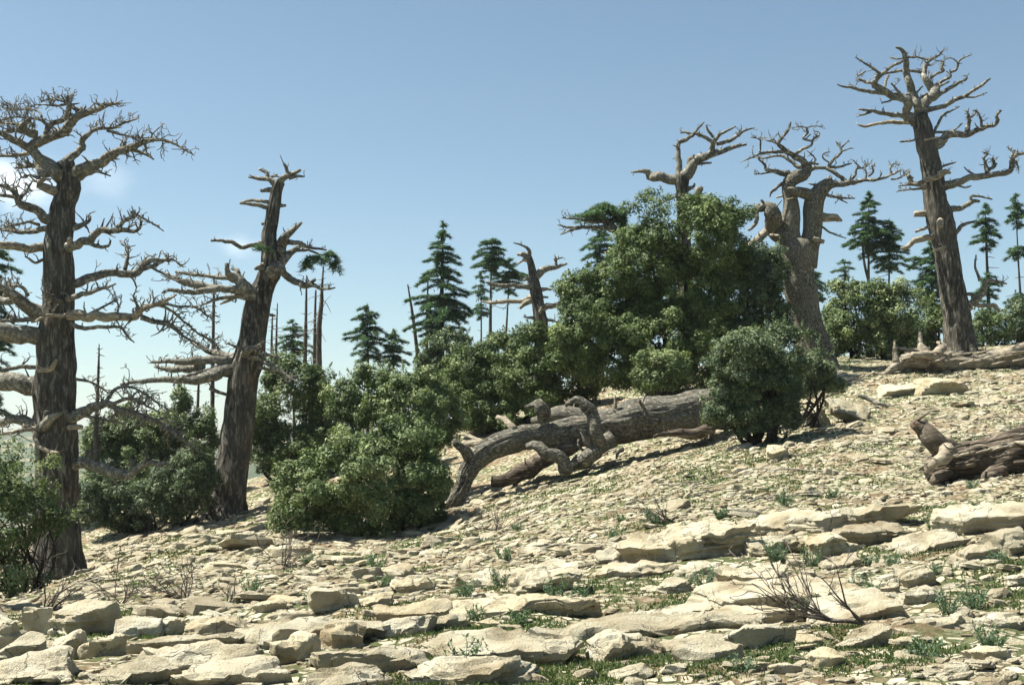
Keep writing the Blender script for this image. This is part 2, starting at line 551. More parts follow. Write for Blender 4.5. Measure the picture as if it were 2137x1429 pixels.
def ground_at(u, v):
    """first place where the sight line through a photograph pixel meets the hillside"""
    u = np.atleast_1d(np.asarray(u, float)); v = np.atleast_1d(np.asarray(v, float))
    fu = np.clip((u - _mu[0]) / 6.0, 0, len(_mu) - 1.01); fv = np.clip((v - _mv[0]) / 2.0, 0, len(_mv) - 1.01)
    i, j = fu.astype(int), fv.astype(int)
    a, b = fu - i, fv - j
    q = [_MAP[i, j], _MAP[i + 1, j], _MAP[i, j + 1], _MAP[i + 1, j + 1]]
    ok = (q[0] > 0) & (q[1] > 0) & (q[2] > 0) & (q[3] > 0)
    yy = q[0] * (1 - a) * (1 - b) + q[1] * a * (1 - b) + q[2] * (1 - a) * b + q[3] * a * b
    yy = np.where(ok, yy, np.maximum(np.max(q, axis=0), 8.0))
    return (u - U0) / F * yy, yy, ok


def gz(x, y):
    return float(height(np.array([x]), np.array([y]))[0])


# one sheet from behind the camera to the far hills
rows = np.concatenate([np.linspace(-13, 5, 30, endpoint=False), np.geomspace(5, 62, 300, endpoint=False),
                       np.geomspace(62, 160, 40, endpoint=False), np.geomspace(160, 2600, 50)])
cols_ = np.linspace(-1, 1, 380)
cols_ = np.sign(cols_) * (0.72 * np.abs(cols_) + 0.28 * np.abs(cols_) ** 4)
half = np.maximum(14, 0.75 * np.maximum(rows, 0) + 6)
gx_ = cols_[None] * half[:, None]
gy_ = np.broadcast_to(rows[:, None], gx_.shape)
gzv = height(gx_, gy_)
mb = MB()
nr_, nc_ = gx_.shape
idx = np.arange(nr_ * nc_).reshape(nr_, nc_)
mb.add(np.stack([gx_, gy_, gzv], -1).reshape(-1, 3),
       np.stack([idx[:-1, :-1], idx[:-1, 1:], idx[1:, 1:], idx[1:, :-1]], -1).reshape(-1, 4))
ground = mb.build('ground', M['ground'])
tag(ground, 'stony hillside of brown soil, gravel and short grass rising to a ridge', 'hillside', kind='structure')

# ------------------------------------------------------------------ old cedars, standing dead
def zoom(ox, oy, s):
    return lambda pts: [(ox + x / s, oy + y / s, w / s) for x, y, w in pts]


ID = lambda pts: pts


def crooked(start, d, length, r0, r1, steps, bend, up, rg):
    p = [np.array(start, float)]
    d = np.array(d, float); d /= np.linalg.norm(d)
    for k in range(steps):
        d = d + rg.normal(0, bend, 3) * np.array([1, 0.8, 1]) + np.array([0, 0, up])
        d /= np.linalg.norm(d)
        p.append(p[-1] + d * length / steps * rg.uniform(0.7, 1.3))
    return np.array(p), np.linspace(r0, r1, steps + 1)


def twig_set(mb, pts, rad, n, length, rg, up=0.12, lo=0.3, bend=0.42, lateral=1.0, rmin=0.009, sub=2.4):
    """bare crooked twigs along a branch, each with a few side twigs"""
    m = len(pts)
    tan = np.gradient(pts, axis=0)
    for k in range(n):
        f = lo + (1 - lo) * rg.random() ** 0.8
        i = min(m - 1, int(f * (m - 1)))
        t = tan[i] / max(np.linalg.norm(tan[i]), 1e-9)
        d = t * rg.uniform(0.2, 1.0) + rg.normal(0, 0.6, 3) * lateral + np.array([0, 0, rg.uniform(-0.15, 0.6)])
        L = length * rg.uniform(0.35, 1.25) * (1.15 - 0.5 * f)
        r0 = min(max(rad[i] * 0.5, 0.014), 0.034) * rg.uniform(0.7, 1.15)
        p, r = crooked(pts[i], d, L, r0, rmin, rg.integers(4, 8), bend, up, rg)
        tube(mb, p, r, 5, flat_end=False)
        for j in range(rg.poisson(sub)):
            a = rg.integers(1, len(p))
            dd = (p[a] - p[a - 1]); dd = dd / max(np.linalg.norm(dd), 1e-9) * 0.6 + rg.normal(0, 0.6, 3) + np.array([0, 0, 0.2])
            q, r2 = crooked(p[a], dd, L * rg.uniform(0.2, 0.5), max(r[a] * 0.75, rmin), rmin * 0.8, 4, bend, up, rg)
            tube(mb, q, r2, 4, flat_end=False)


class DeadTree:
    def __init__(self, name, label, cat, Y, base, seed, limb_mat='limb', group=None, tw_mat='twig', tdens=3.4):
        self.tdens = tdens * 1.5
        self.Y, self.rg = Y, np.random.default_rng(seed)
        self.seed = seed
        self.reg = []
        b = P(base[0], base[1], Y)
        self.root = empty(name, (b[0], b[1], gz(b[0], b[1])))
        self.o = np.array(self.root.location)
        tag(self.root, label, cat, group)
        self.lm, self.tm = M[limb_mat], M[tw_mat]

    def _world(self, pts, Ys):
        u, v, w = np.array(pts, float).T
        Ys = np.asarray(Ys, float)
        return np.stack([(u - U0) / F * Ys, Ys, EYE + (V0 - v) / F * Ys], 1), w / F * Ys

    def trunk(self, pts, mat='bark', sides=72, ridge=0.028, nr=26, flare=0.0, lump=0.10, name='trunk', Ys=None, sink=True, lobes=6):
        Ys = [self.Y] * len(pts) if Ys is None else Ys
        p, r = self._world(pts, Ys)
        if sink:
            g = gz(p[0][0], p[0][1]) - 0.35
            if p[0][2] > g:
                p = np.vstack([[p[0][0] + (p[0][0] - p[1][0]) * 0.15, p[0][1], g], p]); r = np.concatenate([[r[0] * 1.18], r])
        c = catmull(np.hstack([p, r[:, None]]), 12)
        mb = MB()
        L = np.concatenate([[0], np.cumsum(np.linalg.norm(np.diff(c[:, :3], axis=0), axis=1))])
        n = max(8, int(L[-1] / 0.11))
        s = np.linspace(0, L[-1], n)
        cc = np.stack([np.interp(s, L, c[:, k]) for k in range(4)], 1)
        rad = cc[:, 3]
        if flare:
            rad = rad * (1 + flare * np.exp(-s / 0.55))
        m0 = mb.n
        tube(mb, cc[:, :3], rad, sides, lump, 1.3, self.seed, 0.0, ridge, nr)
        if flare:      # buttress lobes at the foot
            v = mb.v[-1]
            ctr = cc[:, :3].repeat(sides, 0)
            d = v[:n * sides] - ctr
            a = np.arctan2(d[:, 1], d[:, 0])
            k = 1 + flare * 0.8 * np.repeat(np.exp(-s / 0.5), sides) * np.cos(a * lobes + self.seed)
            v[:n * sides] = ctr + d * k[:, None]
        self._register(cc)
        return mb.build(name, M[mat], self.root, self.o)

    def _register(self, c):
        Y = c[:, 1]
        self.reg.append(np.stack([U0 + c[:, 0] / Y * F, V0 - (c[:, 2] - EYE) / Y * F, Y], 1))

    def near(self, u, v):
        a = np.concatenate(self.reg)
        return a[np.argmin((a[:, 0] - u) ** 2 + (a[:, 1] - v) ** 2), 2]

    def limb(self, pts, off=None, tw=1.0, tl=0.55, mat=None, start=None, root_in=0.0, up=0.12, lo=0.3, name='limb', lump=0.22, bend=0.42, cap=60):
        rg = self.rg
        Y0 = self.near(pts[0][0], pts[0][1]) if start is None else self.Y + start
        ex = math.hypot(pts[-1][0] - pts[0][0], pts[-1][1] - pts[0][1]) / F * self.Y
        if off is None: off = rg.uniform(-0.55, 0.55) * ex
        a = np.array(pts, float)
        s = np.concatenate([[0], np.cumsum(np.hypot(*np.diff(a[:, :2], axis=0).T))])
        Ys = Y0 + off * s / s[-1]
        p, r = self._world(pts, Ys)
        if root_in:
            d = p[0] - p[1]; d /= np.linalg.norm(d)
            p = np.vstack([p[0] + d * root_in, p]); r = np.concatenate([[r[0]], r])
        r = np.maximum(r, 0.012)
        p[1:-1] += rg.normal(0, 1, (len(p) - 2, 3)) * np.array([0.2, 1.0, 0.2]) * r[1:-1, None] * 0.5
        k = 6
        c = catmull(np.hstack([p, r[:, None]]), k)
        L = np.concatenate([[0], np.cumsum(np.linalg.norm(np.diff(c[:, :3], axis=0), axis=1))])
        step = max(0.05, min(0.14, float(np.median(r)) * 0.9))
        n = max(5, int(L[-1] / step))
        ss = np.linspace(0, L[-1], n)
        cc = np.stack([np.interp(ss, L, c[:, q]) for q in range(4)], 1)
        cc[:, 3] = np.maximum(cc[:, 3], 0.011)
        # gnarled wandering
        w = np.stack([fbm(cc[:, :3] * 2.6, self.seed + q * 7, 3) for q in range(3)], 1)
        cc[:, :3] += w * cc[:, 3:4] * 0.32 * np.minimum(1, ss / 0.4)[:, None]
        fq = 0.42 / max(float(np.median(cc[:, 3])), 0.03)
        w2 = np.stack([noise3(cc[:, :3] * fq, self.seed + 40 + q * 7) for q in range(3)], 1)
        cc[:, :3] += w2 * cc[:, 3:4] * 0.38 * np.minimum(1, ss / 0.4)[:, None]
        mb = MB()
        rm = float(np.max(cc[:, 3]))
        sides = 28 if rm > 0.3 else 18 if rm > 0.12 else 10 if rm > 0.05 else 6
        tube(mb, cc[:, :3], cc[:, 3], sides, lump * 0.55, 1.3 / max(rm, 0.05), self.seed + len(self.reg), ridge=0.05 * rm if rm > 0.05 else 0, nr=9)
        self._register(cc)
        # short broken stubs
        for q in range(rg.poisson(L[-1] * 2.0 * min(tw + 0.25, 1.0))):
            i = rg.integers(1, n)
            d = rg.normal(0, 1, 3); d[2] = abs(d[2])
            q_, r_ = crooked(cc[i, :3], d, rg.uniform(0.06, 0.26) + cc[i, 3], min(cc[i, 3] * 0.5, 0.04), 0.012, 3, 0.25, 0.05, rg)
            tube(mb, q_, r_, 5)
        cnt = min(cap, int(round(L[-1] * self.tdens * tw)))
        if 0 < cnt < 7: twig_set(mb, cc[:, :3], cc[:, 3], cnt, tl, rg, up=up, lo=lo, bend=bend)
        o = mb.build(name, M[mat] if mat else self.lm, self.root, self.o)
        if cnt >= 7:
            mt = MB()
            twig_set(mt, cc[:, :3], cc[:, 3], cnt, tl, rg, up=up, lo=lo, bend=bend)
            tag(mt.build('twigs', self.tm, o, self.o), kind='stuff')
        return o


# ---- big dead cedar with layered bare limbs, left
A = zoom(0, 180, 2.6467); B = zoom(0, 680, 2.304); Q1 = zoom(0, 190, 5.495); Q2 = zoom(0, 440, 5.104); Q5 = zoom(120, 740, 5.293)
t = DeadTree('dead_cedar', 'tallest thick-trunked dead cedar with many layers of long bare limbs', 'dead tree', 34, (124, 1215), 3, tdens=5.0)
t.trunk([(124, 1222, 54), (122, 1195, 50), (119, 1114, 45), (120, 984, 41), (117, 897, 41), (114, 810, 41), (118, 723, 37), (121, 633, 32), (122, 558, 29), (125, 482, 26.5), (131, 426, 23), (142, 392, 23), (140, 361, 18.5), (136, 338, 17)], flare=0.22)
for pts, kw in [
    (Q1([(720, 1040, 60), (640, 940, 75), (540, 850, 72), (440, 750, 62), (365, 690, 55), (360, 620, 48), (430, 580, 52), (540, 520, 58), (650, 470, 54), (760, 440, 56), (820, 360, 48), (870, 290, 42), (1000, 250, 36), (1090, 210, 28), (1246, 160, 20), (1370, 142, 9)]), dict(off=-0.9, tw=1.1, lo=0.5)),
    (Q1([(720, 880, 60), (790, 790, 46), (860, 720, 40), (930, 650, 36), (930, 580, 32), (1000, 530, 28), (1050, 460, 22), (1130, 435, 18), (1300, 420, 14), (1453, 362, 10), (1577, 316, 5)]), dict(off=0.8, tw=1.3)),
    (A([(370, 500, 34), (430, 470, 28), (530, 430, 28), (600, 390, 26), (650, 365, 22), (760, 320, 15), (830, 298, 11), (930, 305, 6), (1060, 372, 3)]), dict(off=-1.2, tw=1.5, up=0.02)),
    (A([(600, 385, 14), (700, 350, 11), (790, 370, 8), (850, 405, 4)]), dict(tw=1.5)),
    (A([(400, 540, 18), (440, 500, 17), (520, 465, 14), (560, 480, 7), (610, 497, 4)]), dict(tw=0.7)),
    (A([(590, 245, 8), (680, 270, 6), (760, 285, 5), (830, 285, 3)]), dict(tw=1.4)),
    (Q1([(780, 310, 40), (780, 220, 34), (790, 150, 26), (770, 100, 14)]), dict(tw=1.6, tl=0.5)),
    (Q1([(880, 280, 26), (925, 235, 26), (840, 190, 22), (760, 130, 16), (680, 110, 9), (560, 90, 6), (470, 130, 4)]), dict(tw=1.5)),
    (Q1([(770, 150, 18), (650, 175, 13), (560, 165, 10), (440, 155, 6), (300, 190, 4)]), dict(tw=1.8, off=0.5)),
    (Q1([(540, 500, 40), (560, 420, 34), (600, 370, 32), (700, 330, 30), (780, 300, 28)]), dict(tw=0.8, off=0.3)),
    (Q1([(560, 400, 24), (460, 330, 16), (330, 310, 13), (150, 300, 9), (-40, 350, 6)]), dict(tw=2.0, off=-0.8)),
    (Q1([(480, 300, 16), (430, 230, 12), (300, 210, 9), (150, 225, 6), (20, 190, 4)]), dict(tw=2.0, off=0.9)),
    (Q1([(430, 500, 48), (340, 480, 48), (270, 430, 36), (300, 360, 24), (400, 390, 18)]), dict(tw=1.0, off=-0.4)),
    (Q1([(400, 480, 34), (250, 470, 26), (120, 470, 22), (-60, 495, 17)]), dict(tw=1.2, off=0.8)),
    (Q1([(350, 660, 42), (210, 590, 44), (80, 520, 36), (-60, 480, 25)]), dict(tw=1.0, off=-0.6)),
    (Q1([(360, 710, 26), (180, 732, 21), (-60, 748, 14)]), dict(tw=1.3, off=0.4)),
    (Q1([(300, 400, 18), (150, 380, 15), (-60, 365, 10)]), dict(tw=1.8, off=1.0)),
    (Q1([(560, 950, 45), (450, 930, 40), (420, 850, 36), (300, 860, 20), (170, 885, 12)]), dict(tw=1.6, off=1.2)),
    (Q1([(450, 1000, 24), (350, 970, 14), (250, 990, 8), (220, 1030, 4)]), dict(tw=1.6, off=0.5)),
    (Q1([(720, 1180, 55), (630, 1160, 52), (530, 1110, 50), (450, 1070, 40), (500, 1010, 18), (580, 1020, 10)]), dict(tw=0.3, off=-0.6, mat='pale_wood')),
    (A([(330, 750, 30), (250, 740, 28), (215, 690, 24), (130, 668, 20), (95, 630, 17), (80, 590, 13), (40, 560, 9), (-30, 535, 6)]), dict(tw=1.2, off=-1.0)),
    (A([(95, 615, 12), (40, 607, 10), (-40, 600, 8)]), dict(tw=0.8)),
    (A([(95, 635, 8), (150, 580, 7), (180, 520, 4)]), dict(tw=1.6)),
    (Q2([(520, 190, 34), (400, 200, 30), (250, 210, 24), (110, 215, 16), (-60, 190, 10)]), dict(tw=1.6, off=0.8)),
    (Q2([(420, 150, 20), (300, 120, 14), (180, 150, 11), (40, 165, 7)]), dict(tw=1.8, off=-0.8)),
    (Q2([(540, 390, 48), (420, 395, 46), (300, 385, 44), (150, 385, 42), (-60, 365, 40)]), dict(tw=0.25, off=-1.2, mat='pale_wood')),
    (Q2([(550, 490, 18), (460, 530, 17), (370, 560, 16), (310, 510, 12), (265, 490, 6)]), dict(tw=0.4, off=-0.5)),
    (Q2([(540, 1120, 85), (440, 1060, 80), (330, 1000, 75), (200, 930, 58), (100, 860, 45), (-60, 790, 36)]), dict(tw=1.2, off=-1.0)),
    (Q2([(200, 950, 45), (80, 950, 40), (-60, 955, 34)]), dict(tw=1.0, off=0.4)),
    (Q2([(300, 900, 20), (250, 820, 20), (150, 800, 14), (20, 790, 10)]), dict(tw=2.2, off=0.3)),
    (Q2([(430, 1150, 26), (300, 1150, 24), (200, 1160, 22), (-60, 1172, 15)]), dict(tw=1.2, off=-0.6)),
    (Q2([(560, 1330, 96), (420, 1320, 95), (250, 1305, 94), (-60, 1300, 94)]), dict(tw=0.2, off=-1.0)),
    (Q2([(740, 420, 36), (745, 350, 34), (735, 290, 26)]), dict(tw=0, start=-0.35, off=-0.25, mat='pale_wood')),
    (Q2([(660, 960, 20), (600, 950, 16), (520, 930, 12), (450, 860, 8)]), dict(tw=2.5, start=-0.4, off=-0.7)),
    (Q2([(740, 1090, 18), (660, 1120, 18), (520, 1110, 18), (400, 1170, 16), (330, 1190, 9)]), dict(tw=1.2, start=-0.42, off=-0.4, mat='pale_wood')),
    (A([(370, 800, 20), (450, 772, 15), (490, 745, 9), (500, 715, 4)]), dict(tw=0.9)),
    (A([(370, 890, 26), (430, 868, 22), (500, 850, 21), (550, 802, 18), (660, 792, 15), (740, 805, 9), (775, 770, 7), (775, 725, 4)]), dict(tw=0.8, off=-0.9)),
    (A([(655, 790, 12), (690, 740, 11), (740, 720, 9), (770, 690, 4)]), dict(tw=2.2, tl=0.4)),
    (A([(760, 712, 6), (830, 750, 5), (905, 800, 3)]), dict(tw=0.6, tl=0.25)),
    (A([(480, 862, 12), (540, 885, 10), (600, 880, 8), (612, 850, 4)]), dict(tw=0.3)),
    (A([(370, 1095, 28), (430, 1085, 25), (520, 1055, 22), (620, 1030, 21), (740, 1042, 21), (785, 985, 18), (850, 960, 11), (900, 962, 8), (960, 962, 5), (1015, 1000, 3)]), dict(tw=0.9, off=0.9)),
    (A([(690, 1010, 12), (705, 940, 10), (700, 895, 7), (665, 870, 3)]), dict(tw=2.2, tl=0.4)),
    (A([(785, 1010, 14), (860, 985, 12), (930, 945, 7), (910, 935, 4)]), dict(tw=1.4)),
    (A([(835, 1000, 7), (930, 1050, 6), (1000, 1090, 4)]), dict(tw=1.2)),
    (A([(370, 1175, 17), (420, 1160, 15), (500, 1135, 12), (590, 1112, 8), (640, 1090, 4)]), dict(tw=0.6, off=-0.8)),
    (A([(380, 1262, 32), (450, 1268, 27), (530, 1270, 25), (640, 1275, 22), (740, 1270, 21), (800, 1222, 17), (900, 1190, 10), (975, 1150, 4)]), dict(tw=0.8, off=-1.0, mat='pale_wood')),
    (A([(780, 1275, 15), (860, 1300, 14), (940, 1320, 12), (1000, 1370, 8), (1100, 1428, 5)]), dict(tw=1.8, off=-0.3, tl=0.7, up=-0.02)),
    (A([(860, 1205, 9), (930, 1230, 8), (1020, 1300, 6), (1100, 1370, 5), (1200, 1425, 3)]), dict(tw=2.0, off=0.6, tl=0.6, up=-0.02)),
    (A([(880, 1195, 9), (980, 1215, 7), (1080, 1222, 5), (1175, 1285, 3)]), dict(tw=2.2, tl=0.6, up=0.0)),
    (A([(780, 1250, 8), (750, 1190, 7), (740, 1150, 4)]), dict(tw=2.5, tl=0.35)),
    (A([(640, 1270, 7), (655, 1220, 6), (640, 1170, 3)]), dict(tw=2.5, tl=0.35)),
    (A([(520, 1245, 9), (590, 1205, 6), (640, 1185, 3)]), dict(tw=2, tl=0.35)),
    (A([(390, 1310, 14), (440, 1330, 12), (510, 1338, 11), (590, 1330, 9), (670, 1332, 8), (700, 1380, 6), (742, 1415, 3)]), dict(tw=0.9, tl=0.4, off=-0.5)),
    (B([(230, 300, 50), (160, 285, 46), (80, 285, 44), (-40, 275, 44)]), dict(tw=0.3, off=0.5)),
    (B([(200, 200, 12), (100, 200, 10), (-40, 222, 8)]), dict(tw=1.6, off=-0.5)),
    (B([(220, 470, 34), (150, 460, 30), (70, 452, 22), (-40, 475, 14)]), dict(tw=1.6, off=0.7)),
    (B([(210, 488, 12), (100, 505, 10), (-40, 535, 7)]), dict(tw=0.7, start=-0.3, off=-0.5, mat='pale_wood')),
    (B([(185, 480, 14), (172, 540, 11), (210, 590, 10), (285, 612, 7)]), dict(tw=0.2, start=-0.4, off=-0.4, mat='pale_wood')),
    (B([(200, 490, 26), (240, 470, 24), (262, 432, 14), (297, 415, 6)]), dict(tw=0.2, start=-0.4, off=-0.5)),
    (B([(185, 215, 9), (240, 207, 14), (272, 165, 7)]), dict(tw=0.2, start=-0.42, off=-0.3, mat='pale_wood')),
    (B([(280, 470, 34), (340, 450, 30), (400, 425, 26), (440, 395, 21), (520, 372, 16), (570, 400, 15), (640, 415, 14), (700, 440, 13), (760, 465, 12), (860, 530, 8), (935, 592, 4)]), dict(tw=1.5, off=-1.0, tl=0.8, up=-0.02)),
    (B([(330, 487, 13), (393, 485, 11)]), dict(tw=0, start=-0.45, off=-0.3, mat='pale_wood')),
    (B([(500, 375, 10), (560, 300, 8), (640, 295, 6), (700, 330, 5), (760, 370, 4), (815, 405, 2)]), dict(tw=2.0, off=0.5, tl=0.6, up=-0.05)),
    (B([(340, 250, 8), (440, 270, 6), (520, 320, 4)]), dict(tw=2.2, off=0.8, tl=0.5, up=-0.05)),
    (B([(520, 390, 9), (600, 350, 9), (680, 370, 7), (770, 420, 4)]), dict(tw=2.0, off=-0.6, tl=0.6)),
    (B([(400, 430, 9), (480, 445, 7), (580, 468, 3)]), dict(tw=1.2, off=-0.5)),
    (B([(330, 680, 30), (380, 668, 28), (430, 658, 26), (520, 692, 24), (615, 718, 22), (660, 680, 14), (700, 660, 12), (760, 662, 10), (825, 668, 5)]), dict(tw=0.7, off=-0.9)),
    (B([(420, 660, 12), (430, 620, 10), (440, 590, 6)]), dict(tw=0.8)),
]:
    t.limb(pts, **kw)

# ---- leaning dead cedar with stubby limbs and a living tuft
C = zoom(250, 320, 2.858); D = zoom(400, 650, 2.857)
t2 = DeadTree('dead_cedar', 'leaning dead cedar with two broad broken limbs and one green tuft', 'dead tree', 42, (470, 1085), 7)
t2.trunk([(470, 1082, 42), (473, 1060, 36), (481, 1000, 34), (491, 930, 31.5), (500, 860, 30.5), (511, 790, 29.5), (524, 720, 27), (533, 660, 26), (541, 620, 25), (555, 590, 22), (565, 565, 22), (566, 530, 19), (561, 495, 13.5), (567, 460, 12.5), (573, 425, 11.5), (578, 397, 11), (585, 379, 9)], flare=0.3, lobes=5)
for pts, kw in [
    (C([(950, 210, 24), (925, 180, 20), (900, 158, 15), (850, 150, 12), (770, 142, 7)]), dict(tw=0.5, tl=0.25)),
    (C([(885, 152, 12), (872, 112, 11), (830, 92, 6)]), dict(tw=0.8, tl=0.2)),
    (C([(885, 148, 9), (940, 130, 8)]), dict(tw=0.3, tl=0.2)),
    (C([(950, 180, 24), (985, 145, 18), (1030, 120, 13), (1080, 100, 6)]), dict(tw=0.4, tl=0.25)),
    (C([(1003, 125, 11), (992, 85, 10), (978, 58, 7)]), dict(tw=0.3, tl=0.2)),
    (C([(1010, 150, 11), (1060, 136, 8), (1102, 137, 4)]), dict(tw=0.5, tl=0.2)),
    (C([(930, 222, 20), (880, 215, 15), (843, 226, 7)]), dict(tw=0.5, tl=0.2)),
    (C([(925, 340, 20), (880, 325, 15), (800, 303, 11), (715, 298, 7)]), dict(tw=0.4, tl=0.2, off=-0.4)),
    (C([(910, 300, 14), (850, 283, 11), (790, 280, 9), (722, 294, 6)]), dict(tw=0.4, tl=0.2, off=0.4)),
    (C([(930, 318, 14), (992, 310, 7)]), dict(tw=0.5, tl=0.2)),
    (C([(880, 420, 12), (845, 420, 8)]), dict(tw=0)),
    (C([(890, 525, 18), (850, 532, 14), (780, 550, 13), (720, 556, 13), (670, 530, 13), (600, 520, 9), (545, 523, 7)]), dict(tw=0.4, tl=0.25)),
    (C([(940, 600, 42), (955, 540, 34), (980, 492, 24), (1030, 460, 15), (1086, 412, 6)]), dict(tw=1.0, tl=0.35)),
    (C([(980, 525, 18), (1050, 532, 14), (1110, 555, 10), (1180, 570, 7), (1232, 575, 4)]), dict(tw=0.9, tl=0.35)),
    (C([(950, 670, 34), (985, 630, 26), (1015, 595, 22), (1060, 560, 14), (1078, 548, 10)]), dict(tw=0.6, tl=0.3)),
    (C([(1040, 580, 9), (1130, 578, 8), (1210, 610, 5)]), dict(tw=0.8, tl=0.3)),
    (C([(960, 700, 22), (1000, 735, 20), (1050, 765, 19), (1100, 787, 18), (1160, 790, 12), (1210, 812, 8), (1285, 800, 4)]), dict(tw=0.7, tl=0.35)),
    (C([(1120, 785, 12), (1165, 752, 9)]), dict(tw=1.2, tl=0.25)),
    (C([(890, 690, 44), (880, 670, 36), (840, 680, 24), (805, 690, 8)]), dict(tw=0.3, off=-0.5, lump=0.5)),
    (C([(900, 720, 40), (930, 690, 40), (950, 720, 30)]), dict(tw=0, start=-0.25, off=-0.15, lump=0.5)),
    (C([(840, 900, 50), (790, 840, 44), (750, 790, 40), (705, 742, 30), (650, 718, 20), (636, 690, 13), (636, 655, 11)]), dict(tw=0.4, off=-0.6)),
    (C([(700, 745, 20), (705, 705, 14), (665, 690, 8)]), dict(tw=1.0, tl=0.25)),
    (C([(710, 765, 22), (620, 742, 14), (520, 732, 11), (420, 720, 11), (330, 708, 6)]), dict(tw=0.9, off=0.5, tl=0.4)),
    (C([(760, 810, 28), (640, 812, 22), (520, 817, 19), (400, 832, 15), (300, 815, 10), (250, 832, 5)]), dict(tw=0.6, off=-0.9, tl=0.4)),
    (C([(640, 812, 20), (560, 800, 20), (460, 785, 24), (380, 768, 19), (310, 735, 9), (270, 712, 4)]), dict(tw=1.2, off=0.3, tl=0.5)),
    (C([(770, 850, 30), (700, 845, 18), (640, 878, 10), (600, 902, 4)]), dict(tw=0.5)),
    (C([(690, 850, 12), (590, 868, 10), (495, 902, 4)]), dict(tw=0.7)),
    (C([(870, 960, 12), (930, 970, 6)]), dict(tw=0)),
    (C([(740, 1230, 40), (680, 1225, 30), (620, 1205, 24), (560, 1190, 18), (480, 1152, 11), (420, 1130, 5)]), dict(tw=1.6, off=0.7, tl=0.55)),
    (C([(720, 1240, 28), (600, 1232, 24), (480, 1235, 24), (380, 1242, 20), (280, 1240, 12), (188, 1246, 6)]), dict(tw=1.2, off=-0.5, tl=0.5)),
    (C([(720, 1280, 48), (640, 1300, 42), (560, 1318, 38), (460, 1335, 30), (330, 1350, 20), (180, 1356, 12), (0, 1376, 5)]), dict(tw=0.5, off=-1.0, tl=0.4)),
    (C([(500, 1265, 22), (400, 1275, 22), (300, 1292, 16), (205, 1270, 6)]), dict(tw=1.4, off=0.6, tl=0.4)),
    (C([(660, 1240, 12), (560, 1285, 12), (450, 1310, 12), (350, 1348, 10), (318, 1385, 5)]), dict(tw=0.6, off=-0.7)),
    (C([(740, 1200, 24), (770, 1180, 20), (820, 1150, 14), (845, 1148, 8)]), dict(tw=1.5, start=-0.42, off=-0.5, tl=0.35)),
    (C([(790, 1180, 14), (880, 1200, 11), (932, 1212, 6)]), dict(tw=1.0, start=-0.40, off=-0.6, tl=0.3)),
    (C([(770, 1180, 12), (720, 1160, 9), (638, 1133, 4)]), dict(tw=2.0, start=-0.40, off=-0.5, tl=0.35)),
    (C([(770, 1215, 20), (830, 1225, 17), (880, 1250, 14), (960, 1302, 10), (1062, 1366, 5)]), dict(tw=1.0, start=-0.38, off=-0.9, tl=0.4)),
    (C([(820, 1270, 10), (900, 1300, 7), (960, 1330, 4)]), dict(tw=1.5, off=0.4, tl=0.35)),
    (D([(240, 495, 12), (205, 493, 10), (160, 480, 11), (105, 455, 14)]), dict(tw=0.3)),
]:
    t2.limb(pts, **kw)

# ---- dead cedar with a forked, swollen trunk, on the ridge
T = zoom(1540, 240, 4.4667)
t3 = DeadTree('dead_cedar', 'dead cedar with a swollen grey trunk forked into two stems', 'dead tree', 44, (1703, 765), 12)
t3.trunk([(1706, 772, 44), (1702, 746, 36), (1687, 680, 32), (1673, 616, 31.5), (1665, 575, 34), (1662, 540, 37), (1662, 515, 36), (1660, 500, 24)], mat='bark_grey', flare=0.15, ridge=0.012, nr=30)
t3.trunk(T([(540, 1400, 110), (505, 1260, 112), (482, 1150, 104), (482, 1060, 94), (491, 980, 86), (495, 900, 78), (490, 800, 67), (470, 710, 61), (482, 625, 64), (545, 580, 62), (615, 560, 50), (655, 505, 36), (632, 455, 32)]), mat='bark_grey', sides=48, ridge=0.010, sink=False, name='stem', nr=20)
t3.trunk(T([(620, 1400, 110), (655, 1260, 96), (685, 1120, 86), (695, 1000, 86), (698, 900, 88), (712, 800, 86), (765, 712, 68), (825, 655, 52), (880, 625, 42)]), mat='bark_grey', sides=48, ridge=0.014, sink=False, name='stem', nr=22)
